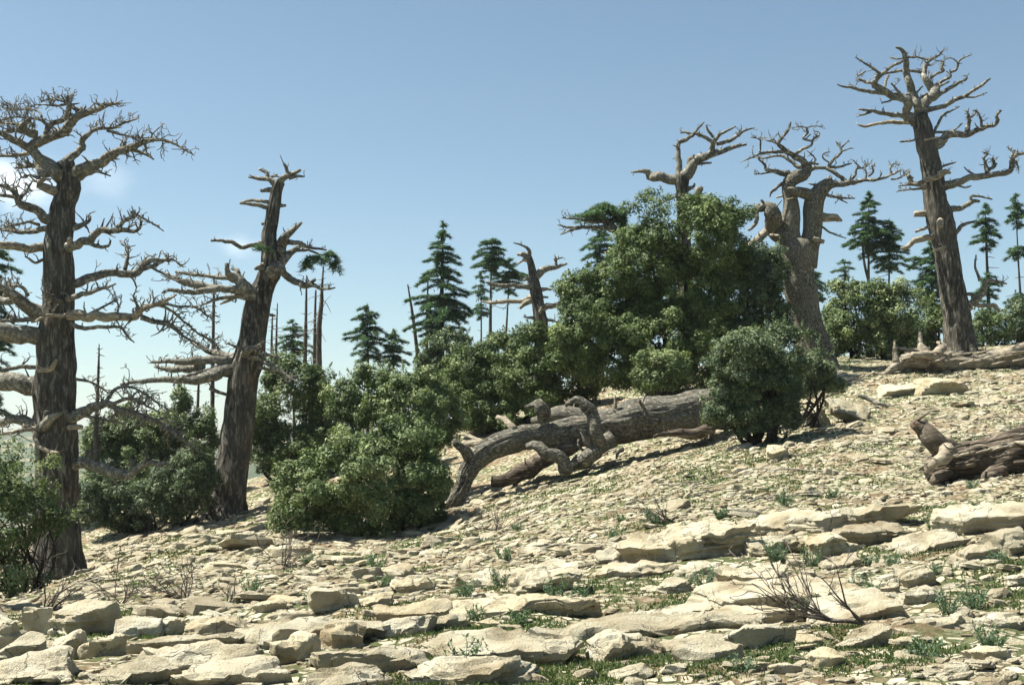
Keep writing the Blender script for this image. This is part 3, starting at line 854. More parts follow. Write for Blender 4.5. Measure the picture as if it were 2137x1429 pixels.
for pts, kw in [
    (T([(480, 1130, 84), (385, 1080, 86), (320, 1005, 84), (300, 920, 72), (268, 855, 50), (195, 868, 38), (125, 912, 14)]), dict(tw=0.1, off=-0.5, mat='bark_grey', lump=0.22)),
    (T([(215, 788, 10), (236, 830, 17), (192, 880, 15), (176, 960, 17), (168, 1010, 20), (98, 1078, 10)]), dict(tw=0.2, start=-1.35, off=-0.2, tl=0.3)),
    (T([(270, 1080, 34), (210, 1140, 36), (130, 1215, 31), (60, 1270, 21), (-10, 1305, 10)]), dict(tw=0.2, off=-0.6, mat='pale_wood')),
    (T([(300, 1120, 14), (385, 1127, 11)]), dict(tw=0, start=-0.9, off=-0.2, mat='pale_wood')),
    (T([(740, 770, 56), (650, 742, 52), (560, 722, 46), (500, 692, 38), (462, 690, 16)]), dict(tw=0.1, off=-0.7, mat='bark_grey', lump=0.12)),
    (T([(500, 735, 12), (360, 770, 8)]), dict(tw=0, mat='pale_wood')),
    (T([(560, 765, 10), (450, 790, 6)]), dict(tw=0, mat='pale_wood')),
    (T([(840, 650, 44), (920, 645, 29), (1020, 640, 25), (1120, 620, 19), (1200, 610, 15), (1320, 595, 12), (1420, 560, 10), (1525, 510, 6)]), dict(tw=0.35, tl=0.4, off=-0.7)),
    (T([(1015, 625, 14), (1090, 570, 12), (1108, 505, 10), (1180, 490, 8), (1245, 445, 4)]), dict(tw=1.2, tl=0.35)),
    (T([(1140, 490, 8), (1100, 450, 7), (1075, 420, 4)]), dict(tw=0.8, tl=0.25)),
    (T([(1190, 605, 12), (1190, 530, 10), (1168, 470, 5)]), dict(tw=1.2, tl=0.3)),
    (T([(1215, 575, 9), (1258, 530, 9), (1242, 470, 6), (1282, 485, 3)]), dict(tw=1.0, tl=0.3)),
    (T([(1430, 600, 9), (1500, 590, 9), (1600, 530, 9)]), dict(tw=1.2, tl=0.35, off=0.3)),
    (T([(1440, 555, 9), (1420, 500, 8), (1450, 455, 6), (1500, 470, 4)]), dict(tw=2.5, tl=0.35)),
    (T([(650, 505, 38), (600, 430, 31), (530, 375, 26), (440, 330, 22), (378, 280, 18), (390, 235, 15), (450, 175, 12), (480, 130, 9), (492, 68, 5)]), dict(tw=0.6, tl=0.35, off=-0.6)),
    (T([(378, 275, 13), (320, 245, 11), (262, 235, 7), (245, 195, 4)]), dict(tw=0.8, tl=0.3)),
    (T([(530, 365, 16), (600, 322, 14), (680, 280, 12), (700, 232, 10), (752, 195, 9), (755, 165, 7), (700, 145, 4)]), dict(tw=0.7, tl=0.3)),
    (T([(690, 245, 10), (605, 222, 10), (652, 170, 12), (642, 120, 8), (720, 105, 5), (800, 108, 3)]), dict(tw=0.8, tl=0.35)),
    (T([(640, 120, 7), (580, 108, 6), (500, 122, 3)]), dict(tw=0.8, tl=0.3)),
    (T([(640, 485, 24), (560, 478, 19), (490, 435, 16), (420, 385, 13), (330, 390, 10), (230, 400, 7), (180, 402, 4)]), dict(tw=0.8, tl=0.4, off=0.6)),
    (T([(450, 340, 16), (330, 350, 15), (230, 355, 12), (140, 390, 8), (45, 432, 4)]), dict(tw=0.7, tl=0.35, off=-0.5)),
    (T([(205, 352, 10), (208, 290, 10), (200, 230, 7), (115, 208, 4)]), dict(tw=1.6, tl=0.35)),
    (T([(480, 545, 32), (400, 540, 25), (340, 528, 19), (262, 510, 14), (258, 470, 11), (205, 430, 8), (185, 400, 5)]), dict(tw=1.0, tl=0.35)),
    (T([(310, 530, 11), (220, 548, 7), (150, 550, 3)]), dict(tw=1.2, tl=0.3)),
    (T([(650, 515, 28), (740, 497, 18), (840, 487, 15), (940, 487, 10), (1058, 450, 5)]), dict(tw=0.5, tl=0.3, off=0.5)),
    (T([(845, 480, 15), (890, 412, 13), (960, 345, 12), (945, 290, 9), (903, 238, 4)]), dict(tw=0.6, tl=0.3)),
    (T([(958, 310, 9), (1035, 238, 4)]), dict(tw=1.0, tl=0.25)),
    (T([(960, 342, 9), (1055, 308, 4)]), dict(tw=1.0, tl=0.25)),
    (T([(850, 445, 9), (792, 402, 8), (800, 357, 6), (862, 343, 3)]), dict(tw=0.8, tl=0.3)),
    (T([(820, 495, 17), (900, 540, 18), (990, 590, 18), (1015, 625, 14)]), dict(tw=0.3, tl=0.3, off=-0.2)),
    (T([(630, 455, 18), (700, 450, 12), (752, 458, 6)]), dict(tw=2.0, tl=0.4)),
    (T([(730, 420, 7), (690, 375, 7), (640, 330, 4)]), dict(tw=1.2, tl=0.3)),
    (T([(430, 640, 22), (385, 655, 16), (345, 695, 13), (310, 722, 10), (298, 768, 4)]), dict(tw=0.2, tl=0.3)),
    (T([(740, 950, 50), (800, 952, 42), (870, 955, 36), (935, 962, 28), (975, 985, 8)]), dict(tw=0, mat='pale_wood', off=0.1)),
    (T([(750, 1030, 14), (800, 1055, 10), (870, 1100, 9), (1010, 1152, 4)]), dict(tw=0.3, tl=0.3)),
    (T([(700, 1160, 26), (805, 1178, 19)]), dict(tw=0, mat='pale_wood', start=-0.4, off=-0.1)),
    (T([(800, 730, 18), (860, 750, 14), (940, 770, 12), (1088, 780, 6)]), dict(tw=0.4, tl=0.3, off=0.6)),
    (T([(920, 768, 11), (1022, 822, 5)]), dict(tw=0.6, tl=0.25)),
    (T([(830, 640, 18), (790, 640, 15), (740, 657, 14), (658, 640, 5)]), dict(tw=0.5, tl=0.25)),
    (T([(825, 625, 14), (835, 590, 11), (858, 570, 7)]), dict(tw=0.4, tl=0.2)),
]:
    t3.limb(pts, **kw)

# ---- slender tall dead cedar on the right
H = zoom(1700, 80, 2.1007); R = zoom(1820, 90, 4.609)
t4 = DeadTree('dead_cedar', 'slender tall dead cedar with a spreading antler-like bare crown', 'dead tree', 50, (2006, 745), 19)
t4.trunk([(2008, 752, 40), (2005, 732, 33), (1998, 675, 27.5), (1986, 604, 25), (1976, 532, 25), (1962, 461, 25), (1952, 413, 23), (1947, 372, 21.5), (1939, 330, 19.5), (1932, 300, 19), (1926, 270, 17.5), (1920, 248, 15.5), (1917, 240, 13)], flare=0.2)
for pts, kw in [
    (R([(450, 760, 48), (440, 680, 42), (425, 600, 40), (400, 480, 38), (370, 360, 36), (345, 270, 30), (325, 180, 25), (300, 95, 18), (265, 60, 12), (228, 43, 7)]), dict(tw=0.4, tl=0.35)),
    (R([(490, 740, 52), (505, 640, 50), (530, 560, 45), (568, 480, 38), (560, 425, 36), (510, 370, 32), (500, 290, 28), (515, 220, 22), (560, 160, 14), (650, 110, 8), (690, 60, 4)]), dict(tw=0.8, tl=0.5)),
    (R([(420, 760, 55), (355, 670, 44), (340, 580, 36), (240, 515, 34), (120, 480, 31), (35, 405, 29), (35, 365, 25), (90, 310, 19), (180, 238, 14), (295, 178, 12)]), dict(tw=0.4, tl=0.35, off=-0.8)),
    (R([(110, 480, 22), (0, 472, 19), (-90, 460, 17), (-190, 432, 14), (-290, 418, 9), (-340, 398, 4)]), dict(tw=0.7, tl=0.3)),
    (R([(40, 385, 18), (-50, 375, 15), (-140, 330, 11), (-60, 270, 6)]), dict(tw=1.0, tl=0.4)),
    (R([(85, 300, 14), (0, 240, 12), (-100, 180, 8), (-165, 138, 4)]), dict(tw=0.9, tl=0.35)),
    (R([(120, 470, 15), (128, 390, 13), (152, 318, 11)]), dict(tw=0.4, tl=0.3)),
    (R([(400, 700, 26), (330, 695, 22), (200, 692, 23), (100, 670, 18), (0, 650, 16), (-130, 638, 8)]), dict(tw=0.3, tl=0.3, off=-0.7)),
    (R([(10, 650, 13), (-80, 688, 10), (-150, 705, 5)]), dict(tw=0.2, tl=0.3)),
    (R([(400, 755, 30), (300, 760, 20), (180, 765, 18), (60, 775, 14), (-60, 800, 12), (-135, 785, 6)]), dict(tw=0.1, tl=0.3, mat='pale_wood', off=0.4)),
    (R([(450, 925, 14), (415, 930, 11), (340, 945, 10), (268, 950, 9)]), dict(tw=0.1)),
    (R([(345, 650, 20), (310, 560, 17), (270, 480, 14), (180, 388, 8)]), dict(tw=0.6, tl=0.3, off=-0.5)),
    (R([(205, 415, 7), (272, 350, 4)]), dict(tw=0.4, tl=0.2)),
    (R([(400, 480, 12), (250, 520, 11), (90, 582, 7)]), dict(tw=0.2, off=-0.4)),
    (R([(480, 285, 14), (300, 270, 14), (150, 290, 11), (15, 330, 6)]), dict(tw=0.4, tl=0.3, off=-0.2)),
    (R([(320, 140, 12), (420, 135, 10), (540, 160, 7)]), dict(tw=1.6, tl=0.4, off=0.3)),
    (R([(310, 145, 10), (240, 150, 9), (168, 135, 5)]), dict(tw=0.4, tl=0.25)),
    (R([(500, 650, 34), (600, 630, 23), (700, 600, 22), (760, 555, 20), (860, 520, 18), (960, 470, 16), (1050, 400, 14), (1135, 340, 8)]), dict(tw=0.25, tl=0.3, off=-0.8)),
    (R([(880, 515, 11), (980, 520, 9), (1102, 478, 5)]), dict(tw=0.2, tl=0.2)),
    (R([(550, 560, 24), (650, 500, 19), (720, 450, 18), (820, 390, 15), (915, 340, 10), (885, 305, 5)]), dict(tw=0.4, tl=0.3, off=0.7)),
    (R([(570, 430, 20), (660, 380, 15), (740, 330, 14), (748, 290, 13), (810, 255, 13), (825, 190, 12), (860, 150, 9), (955, 113, 5)]), dict(tw=0.7, tl=0.3, off=-0.4)),
    (R([(822, 185, 7), (760, 145, 6), (700, 165, 5), (640, 210, 3)]), dict(tw=1.2, tl=0.3)),
    (R([(545, 370, 18), (590, 315, 15), (680, 268, 13), (655, 232, 18), (692, 182, 7), (615, 170, 4)]), dict(tw=1.0, tl=0.3, off=0.5)),
    (R([(648, 485, 13), (638, 425, 12), (745, 370, 8)]), dict(tw=0.4, tl=0.25)),
    (R([(425, 480, 11), (490, 412, 6)]), dict(tw=0.4, tl=0.2)),
    (R([(450, 540, 14), (530, 490, 10)]), dict(tw=0)),
    (R([(560, 920, 18), (590, 870, 15), (630, 790, 14), (680, 700, 13), (760, 650, 9), (838, 613, 5)]), dict(tw=0.2, tl=0.25)),
    (R([(560, 1000, 52), (625, 970, 44), (680, 930, 38), (725, 875, 34), (830, 865, 30), (940, 860, 28), (1040, 830, 24), (1110, 800, 19), (1180, 790, 16), (1212, 740, 15), (1190, 700, 13), (1242, 648, 8)]), dict(tw=0.5, tl=0.3, off=-0.8, lo=0.7)),
    (R([(915, 850, 28), (935, 770, 18), (922, 700, 14), (903, 648, 8)]), dict(tw=2.6, tl=0.28)),
    (R([(925, 725, 10), (985, 685, 9), (1000, 640, 5)]), dict(tw=2.2, tl=0.25)),
    (R([(1050, 820, 15), (1046, 740, 12), (1020, 680, 10), (988, 640, 5)]), dict(tw=2.4, tl=0.25)),
    (R([(560, 860, 14), (720, 850, 11), (800, 830, 9), (872, 768, 5)]), dict(tw=0.6, tl=0.2, off=-0.5)),
    (R([(500, 935, 12), (632, 908, 9)]), dict(tw=0, start=-0.35, off=-0.2, mat='pale_wood')),
    (R([(600, 1010, 12), (650, 1010, 9), (700, 975, 5)]), dict(tw=0.3, tl=0.2)),
    (R([(600, 1210, 16), (650, 1198, 12), (720, 1170, 11), (805, 1143, 6)]), dict(tw=0.5, tl=0.2)),
    (R([(335, 1350, 16), (440, 1355, 22), (540, 1320, 25), (640, 1290, 27), (705, 1242, 28), (755, 1250, 10)]), dict(tw=0.1, start=-0.45, off=-0.4, mat='pale_wood')),
    (R([(520, 1385, 18), (400, 1365, 12), (250, 1375, 6)]), dict(tw=1.2, tl=0.35, off=-0.4)),
    (R([(380, 1345, 22), (350, 1275, 16), (400, 1300, 8)]), dict(tw=0.8, tl=0.3, start=-0.45, off=-0.1)),
    (R([(520, 1400, 14), (380, 1405, 10), (240, 1425, 5)]), dict(tw=1.2, tl=0.3, off=0.4)),
    (R([(600, 1430, 60), (690, 1395, 46), (800, 1350, 36), (900, 1312, 31), (1030, 1290, 28), (1120, 1262, 28), (1240, 1250, 24), (1338, 1220, 25), (1340, 1110, 22), (1390, 1072, 18), (1470, 1060, 10)]), dict(tw=0.3, tl=0.3, off=-1.0, lo=0.75)),
    (R([(1110, 1240, 28), (1090, 1170, 17), (1080, 1100, 13), (1112, 1068, 8), (1055, 1045, 4)]), dict(tw=2.6, tl=0.32)),
    (R([(1120, 1215, 16), (1185, 1170, 17), (1150, 1098, 8)]), dict(tw=2.6, tl=0.35)),
    (R([(1340, 1130, 18), (1390, 1160, 12), (1410, 1230, 5)]), dict(tw=2.6, tl=0.3)),
    (R([(1350, 1090, 15), (1345, 1040, 9), (1300, 1015, 4)]), dict(tw=2.6, tl=0.3)),
    (R([(1010, 1275, 10), (930, 1240, 9), (883, 1193, 5)]), dict(tw=0.4, tl=0.2)),
    (R([(800, 1365, 10), (900, 1390, 9), (955, 1372, 5)]), dict(tw=0.3, tl=0.2)),
    (H([(560, 770, 18), (600, 755, 14), (645, 745, 11), (690, 720, 10), (722, 715, 5)]), dict(tw=0.3, tl=0.3)),
    (H([(690, 722, 7), (690, 692, 6), (780, 705, 3)]), dict(tw=0.5, tl=0.25)),
    (H([(590, 870, 14), (615, 858, 10), (650, 820, 8), (712, 800, 4)]), dict(tw=0.2, tl=0.3)),
    (H([(530, 750, 20), (490, 760, 15), (443, 775, 12)]), dict(tw=0, mat='pale_wood')),
    (H([(530, 825, 9), (500, 830, 7), (440, 847, 5)]), dict(tw=0.2, tl=0.2, mat='pale_wood')),
    (H([(540, 870, 18), (505, 875, 14), (440, 890, 12), (400, 918, 9), (378, 920, 4)]), dict(tw=0.5, tl=0.25, mat='pale_wood')),
    (H([(550, 800, 14), (545, 815, 13), (548, 832, 9)]), dict(tw=0, start=-0.45, off=-0.2, mat='pale_wood')),
    (H([(530, 930, 6), (575, 915, 5)]), dict(tw=0, start=-0.45, off=-0.1, mat='pale_wood')),
    (H([(620, 1180, 16), (660, 1165, 15), (705, 1150, 15), (745, 1090, 11), (760, 1062, 8), (842, 1075, 4)]), dict(tw=0.8, tl=0.4, off=-0.6)),
    (H([(725, 1060, 9), (715, 1035, 6), (703, 995, 5), (708, 950, 3)]), dict(tw=0.3, tl=0.2)),
    (H([(700, 1165, 10), (735, 1172, 9), (790, 1170, 8), (812, 1197, 5)]), dict(tw=0.3, tl=0.25, mat='pale_wood')),
    (H([(690, 1180, 9), (650, 1205, 8), (600, 1205, 5)]), dict(tw=0.6, tl=0.3, mat='pale_wood', off=-0.2)),
    (H([(700, 1150, 14), (690, 1125, 10), (650, 1120, 5)]), dict(tw=0.8, tl=0.3)),
]:
    t4.limb(pts, **kw)

# ---- bare crown rising behind the big shrub
Gz = zoom(1140, 240, 2.5516)
t5 = DeadTree('dead_cedar', 'dead cedar whose bare crown rises out of the tall olive shrub', 'dead tree', 47, (1432, 800), 23)
t5.trunk([(1436, 800, 22), (1432, 700, 18), (1430, 560, 14), (1426, 460, 12.6), (1424, 412, 12.6), (1423, 385, 13.5), (1424, 366, 14)], sides=40, ridge=0.012, nr=16)
for pts, kw in [
    (Gz([(725, 345, 30), (660, 342, 25), (600, 335, 24), (548, 325, 24), (522, 303, 13), (450, 305, 3)]), dict(tw=0.2, tl=0.3)),
    (Gz([(725, 330, 34), (765, 285, 29), (800, 242, 22), (880, 210, 18), (930, 195, 14), (1000, 165, 10), (1068, 158, 3)]), dict(tw=0.5, tl=0.35, off=-0.6)),
    (Gz([(775, 270, 20), (764, 240, 15), (795, 220, 8)]), dict(tw=0.3, tl=0.2)),
    (Gz([(710, 330, 18), (704, 230, 14), (705, 160, 12), (740, 135, 11), (780, 113, 9), (802, 80, 6), (842, 38, 3)]), dict(tw=0.6, tl=0.3, off=0.5)),
    (Gz([(780, 110, 8), (745, 92, 7), (712, 98, 3)]), dict(tw=0.9, tl=0.3)),
    (Gz([(878, 208, 17), (892, 150, 14), (925, 108, 9), (1010, 60, 3)]), dict(tw=0.6, tl=0.3)),
    (Gz([(895, 150, 11), (830, 110, 9), (782, 98, 4)]), dict(tw=0.7, tl=0.3)),
    (Gz([(890, 120, 8), (860, 80, 6), (850, 55, 3)]), dict(tw=0.9, tl=0.3)),
    (Gz([(910, 155, 11), (990, 130, 10), (1060, 82, 6), (1105, 70, 3)]), dict(tw=0.7, tl=0.3)),
    (Gz([(800, 262, 9), (878, 253, 5)]), dict(tw=0.2, tl=0.2)),
    (Gz([(730, 450, 20), (800, 452, 18), (810, 402, 20), (838, 395, 12)]), dict(tw=0.6, tl=0.3, off=-0.5)),
    (Gz([(750, 430, 9), (690, 435, 7), (610, 470, 4)]), dict(tw=1.2, tl=0.35, off=-0.4)),
    (Gz([(745, 400, 14), (785, 382, 8), (790, 365, 4)]), dict(tw=0.6, tl=0.2)),
    (Gz([(740, 475, 18), (830, 470, 10)]), dict(tw=0.4, tl=0.2)),
]:
    t5.limb(pts, **kw)

# ---- stunted dead cedar in the middle distance
E = zoom(720, 440, 3.402)
t6 = DeadTree('dead_cedar', 'stunted broken dead cedar with horizontal stubs between green cedars', 'dead tree', 56, (1132, 790), 29)
t6.trunk([(1134, 800, 18), (1130, 700, 15.5), (1126, 657, 14.5), (1122, 628, 13), (1117, 599, 11.5), (1112, 575, 9.8), (1108, 552, 7.8), (1103, 537, 6.8), (1100, 530, 5)], sides=36, ridge=0.012, nr=14)
for pts, kw in [
    (E([(1300, 340, 22), (1312, 290, 13), (1272, 250, 8), (1195, 224, 3)]), dict(tw=0.3, tl=0.25)),
    (E([(1305, 335, 26), (1260, 310, 21), (1220, 312, 8)]), dict(tw=0.3, tl=0.2)),
    (E([(1310, 360, 14), (1265, 350, 10), (1225, 378, 5)]), dict(tw=0.3, tl=0.2, mat='pale_wood')),
    (E([(1340, 480, 32), (1400, 422, 25), (1450, 405, 21), (1500, 395, 14), (1572, 375, 6)]), dict(tw=0.3, tl=0.3)),
    (E([(1500, 398, 12), (1500, 345, 8), (1548, 328, 4)]), dict(tw=1.6, tl=0.3)),
    (E([(1345, 525, 26), (1270, 540, 18), (1200, 530, 15), (1060, 525, 14), (1000, 508, 7)]), dict(tw=0.4, tl=0.3)),
    (E([(1330, 500, 18), (1295, 485, 14), (1260, 500, 7)]), dict(tw=0.4, tl=0.2)),
    (E([(1350, 605, 26), (1250, 640, 15), (1150, 640, 14), (1050, 650, 12), (970, 640, 4)]), dict(tw=0.5, tl=0.3, mat='pale_wood')),
    (E([(1340, 630, 24), (1275, 658, 18), (1242, 695, 8)]), dict(tw=0.2, tl=0.2, mat='pale_wood')),
    (E([(1370, 560, 20), (1465, 558, 6)]), dict(tw=0.3, tl=0.2)),
    (E([(1370, 612, 12), (1442, 612, 6)]), dict(tw=0)),
    (E([(1370, 695, 26), (1420, 690, 22), (1480, 680, 18), (1530, 655, 16), (1600, 660, 8)]), dict(tw=0.4, tl=0.3)),
    (E([(1390, 690, 18), (1382, 722, 12)]), dict(tw=0, start=-0.3, off=-0.2, mat='pale_wood')),
    (E([(1370, 800, 14), (1320, 815, 8), (1210, 872, 4)]), dict(tw=2.0, tl=0.6)),
    (E([(1340, 760, 12), (1265, 752, 5)]), dict(tw=1.4, tl=0.4)),
    (E([(1400, 790, 12), (1460, 780, 8), (1530, 800, 3)]), dict(tw=2.4, tl=0.6)),
]:
    t6.limb(pts, **kw)

# ------------------------------------------------------------------ fallen trunks
Fz = zoom(900, 780, 3.5617); I = zoom(1560, 680, 3.572)
lg = DeadTree('fallen_tree', 'huge fallen grey cedar trunk with hooked stubs lying across the slope', 'fallen tree', 34.5, (1280, 955), 41, limb_mat='bark_log')
Yl = np.linspace(36.2, 33.4, 9)
lg.trunk(Fz([(2230, 250, 150), (2050, 268, 150), (1800, 300, 150), (1550, 345, 146), (1320, 395, 130), (1050, 440, 104), (850, 462, 88), (680, 478, 85), (500, 530, 84)]) + Fz([(360, 610, 76), (275, 720, 62), (235, 830, 48), (180, 935, 44), (150, 990, 40)]),
         mat='bark_log', sides=80, ridge=0.038, nr=34, sink=False, lump=0.16, Ys=list(Yl) + [33.3, 33.2, 33.1, 33.0, 33.0])
for pts, kw in [
    (Fz([(1330, 370, 120), (1150, 335, 90), (1000, 325, 70), (860, 335, 50), (760, 350, 30)]), dict(tw=0.2, start=0.55, off=0.5, lump=0.12)),
    (Fz([(1240, 520, 60), (1210, 410, 50), (1198, 310, 46), (1175, 240, 46), (1120, 200, 36), (1060, 196, 26), (995, 235, 10)]), dict(tw=0.2, start=-0.75, off=-0.2, tl=0.3)),
    (Fz([(880, 510, 20), (858, 420, 26), (838, 340, 42), (838, 265, 54), (800, 225, 36), (750, 228, 22), (698, 240, 8)]), dict(tw=0.2, start=-0.55, off=-0.2, tl=0.3)),
    (Fz([(620, 420, 30), (590, 380, 26), (540, 340, 22), (488, 315, 18)]), dict(tw=0, mat='pale_wood', off=0.5)),
    (Fz([(370, 540, 34), (310, 512, 28), (235, 512, 24)]), dict(tw=0, mat='pale_wood', off=0.2)),
    (Fz([(380, 510, 22), (330, 490, 18), (255, 458, 16)]), dict(tw=0, mat='pale_wood', off=0.5)),
    (Fz([(300, 670, 46), (260, 600, 40), (225, 545, 34), (165, 498, 22)]), dict(tw=0.3, tl=0.3, off=-0.4)),
    (Fz([(1015, 745, 50), (950, 655, 52), (865, 582, 48), (775, 540, 38), (698, 552, 24)]), dict(tw=0, start=-1.5, off=0.1)),
    (Fz([(1350, 480, 66), (1260, 545, 60), (1180, 605, 60), (1100, 655, 58), (1030, 710, 36)]), dict(tw=0, start=-0.35, off=-0.7, lump=0.12)),
    (Fz([(1080, 520, 50), (940, 590, 62), (800, 660, 66), (620, 745, 62), (450, 805, 38)]), dict(tw=0.2, start=-0.1, off=-0.3, mat='rotten')),
    (Fz([(1215, 600, 26), (1160, 510, 23), (1120, 425, 15)]), dict(tw=0.2, tl=0.2, start=-0.85, off=-0.1)),
    (Fz([(1150, 580, 14), (1100, 540, 11), (1095, 485, 8)]), dict(tw=0, start=-0.9, off=0)),
    (Fz([(1605, 320, 15), (1580, 260, 14), (1545, 200, 10)]), dict(tw=0.3, tl=0.2, start=-0.55, off=-0.1)),
    (Fz([(1565, 225, 10), (1590, 150, 6)]), dict(tw=0, mat='pale_wood', start=-0.6, off=0)),
    (Fz([(1370, 260, 12), (1366, 210, 10), (1362, 155, 7)]), dict(tw=0, mat='pale_wood', start=0.2, off=0)),
    (Fz([(1420, 560, 22), (1390, 580, 14), (1375, 630, 8)]), dict(tw=0.4, tl=0.2, start=-0.6, off=-0.2)),
    (Fz([(2100, 400, 40), (1950, 440, 42), (1800, 440, 26), (1650, 470, 10)]), dict(tw=0.4, tl=0.3, start=-0.45, off=-0.2, mat='rotten')),
]:
    lg.limb(pts, **kw)

lg2 = DeadTree('fallen_tree', 'bleached fallen log with split wood and a forked root end, lying on the ridge', 'fallen tree', 43, (1980, 775), 47, limb_mat='pale_wood')
lg2.trunk(I([(2500, 215, 90), (2260, 225, 88), (2061, 240, 82), (1900, 252, 72), (1780, 266, 62), (1640, 274, 52), (1500, 268, 50), (1360, 262, 52), (1220, 262, 50), (1130, 280, 40)]),
          mat='pale_wood', sides=48, ridge=0.05, nr=16, sink=False, lump=0.24, Ys=list(np.linspace(44.2, 42.6, 10)))
for pts, kw in [
    (I([(1180, 270, 42), (1110, 300, 32), (1050, 350, 22), (1000, 372, 18), (925, 345, 12)]), dict(tw=0.1, tl=0.2, off=-0.5)),
    (I([(1110, 270, 28), (1095, 200, 18), (1096, 150, 11), (1094, 110, 5)]), dict(tw=0.2, tl=0.2, off=0.1)),
    (I([(1340, 240, 40), (1310, 175, 34), (1292, 125, 20), (1280, 35, 9)]), dict(tw=0.1, tl=0.2, off=0.4)),
    (I([(1310, 190, 22), (1230, 185, 17), (1160, 175, 13), (1105, 152, 8)]), dict(tw=0.2, tl=0.2, off=0.1)),
    (I([(1450, 275, 32), (1390, 245, 32), (1320, 218, 29), (1232, 208, 22)]), dict(tw=0, start=-0.5, off=-0.3)),
    (I([(1420, 225, 40), (1430, 180, 34), (1462, 150, 26), (1408, 120, 10)]), dict(tw=0, off=0.5)),
    (I([(1300, 240, 34), (1440, 225, 30), (1560, 205, 16), (1640, 200, 6)]), dict(tw=0, start=0.1, off=0.2, lump=0.4)),
    (I([(1500, 250, 24), (1640, 225, 22), (1760, 195, 14), (1720, 175, 6)]), dict(tw=0.6, tl=0.3, start=0.25, off=0.2, mat='rotten')),
    (I([(1360, 290, 30), (1350, 330, 30), (1360, 365, 22)]), dict(tw=0, start=-0.2, off=0.0, mat='rotten')),
    (I([(1900, 215, 34), (2061, 180, 38), (2260, 160, 40)]), dict(tw=0, start=0.2, off=0.2, lump=0.4)),
]:
    lg2.limb(pts, **kw)
for j in range(16):
    xx = 1150 + j * 55 + 20 * math.sin(j * 2.3); yy = 235 + 40 * math.sin(j * 1.7)
    lg2.limb(I([(xx, yy + 14, 7), (xx + 60, yy, 7), (xx + 120 + 30 * math.sin(j), yy - 12 - 10 * math.cos(j * 3), 2)]), start=-0.55 + 0.3 * math.sin(j * 1.3), off=-0.12, tw=0, name='splinter')

lg3 = DeadTree('fallen_tree', 'dark rotten hollow log with a blunt upturned stub, on the open stony slope', 'fallen tree', 23.2, (2000, 1010), 53, limb_mat='rotten')
lg3.trunk(I([(2420, 870, 168), (2240, 900, 168), (2061, 938, 160), (1900, 975, 150), (1750, 1010, 142), (1610, 1035, 132), (1500, 1055, 116), (1420, 1075, 92), (1375, 1090, 60)]),
          mat='rotten', sides=64, ridge=0.06, nr=18, sink=False, lump=0.3, Ys=list(np.linspace(23.6, 23.0, 9)))
for pts, kw in [
    (I([(1540, 960, 80), (1460, 890, 80), (1380, 825, 74), (1290, 768, 58), (1232, 735, 34)]), dict(tw=0, off=-0.1, lump=0.25)),
    (I([(1490, 920, 58), (1430, 955, 52), (1385, 1010, 38), (1358, 1060, 20)]), dict(tw=0, start=-0.45, off=-0.15, mat='pale_wood')),
    (I([(1500, 1080, 50), (1420, 1130, 44), (1375, 1185, 26)]), dict(tw=0, start=-0.3, off=-0.2)),
    (I([(1900, 1080, 60), (1800, 1110, 58), (1760, 1170, 30)]), dict(tw=0, start=-0.5, off=-0.2)),
    (I([(2420, 800, 36), (2200, 850, 30), (2000, 885, 24), (1800, 915, 16)]), dict(tw=0, start=-0.50, off=0.1, mat='pale_wood')),
    (I([(2420, 960, 32), (2200, 1000, 26), (1980, 1020, 14)]), dict(tw=0, start=-0.85, off=0.1)),
]:
    lg3.limb(pts, **kw)
for j in range(18):
    xx = 1420 + j * 42; yy = 905 + 150 * (0.5 + 0.5 * math.sin(j * 2.1)) - 0.18 * (xx - 1420)
    lg3.limb(I([(xx + 150, yy - 20, 9), (xx + 60, yy, 10), (xx, yy + 16, 7), (xx - 50 - 20 * math.sin(j * 3), yy + 30 * math.sin(j * 1.9), 2)]), start=-0.62 + 0.25 * math.sin(j * 1.7), off=-0.1, tw=0, name='splinter', mat='pale_wood' if j % 3 == 0 else None)

st = DeadTree('broken_branch', 'short thick broken branch lying beside the large tilted pale slab', 'branch', 36, (1825, 835), 59)
st.limb(I([(825, 515, 15), (900, 545, 18), (980, 575, 16), (1052, 602, 12)]), start=0, off=-0.3, tw=0.2, tl=0.2)

# ------------------------------------------------------------------ live foliage
def leaf_quads(mb, c, nrm, d, size, tint, ratio=0.6, tri=False):
    """one pointed leaf per centre: four corners"""
    n = len(c)
    d = d - nrm * np.sum(d * nrm, 1, keepdims=True)
    d /= np.maximum(np.linalg.norm(d, axis=1, keepdims=True), 1e-9)
    s = np.cross(nrm, d)
    L = size[:, None]
    if tri:
        v = np.stack([c - s * L * ratio * 0.5 - d * L * 0.4, c + s * L * ratio * 0.5 - d * L * 0.4, c + d * L * 0.6], 1).reshape(-1, 3)
        mb.add(v, None, np.arange(n * 3).reshape(-1, 3), np.repeat(tint, 3))
        return
    v = np.stack([c - d * L * 0.5, c + s * L * ratio * 0.5 + nrm * L * 0.08, c + d * L * 0.5, c - s * L * ratio * 0.5 + nrm * L * 0.08], 1).reshape(-1, 3)
    mb.add(v, np.arange(n * 4).reshape(-1, 4), None, np.repeat(tint, 4))


def unit(v):
    return v / np.maximum(np.linalg.norm(v, axis=-1, keepdims=True), 1e-9)


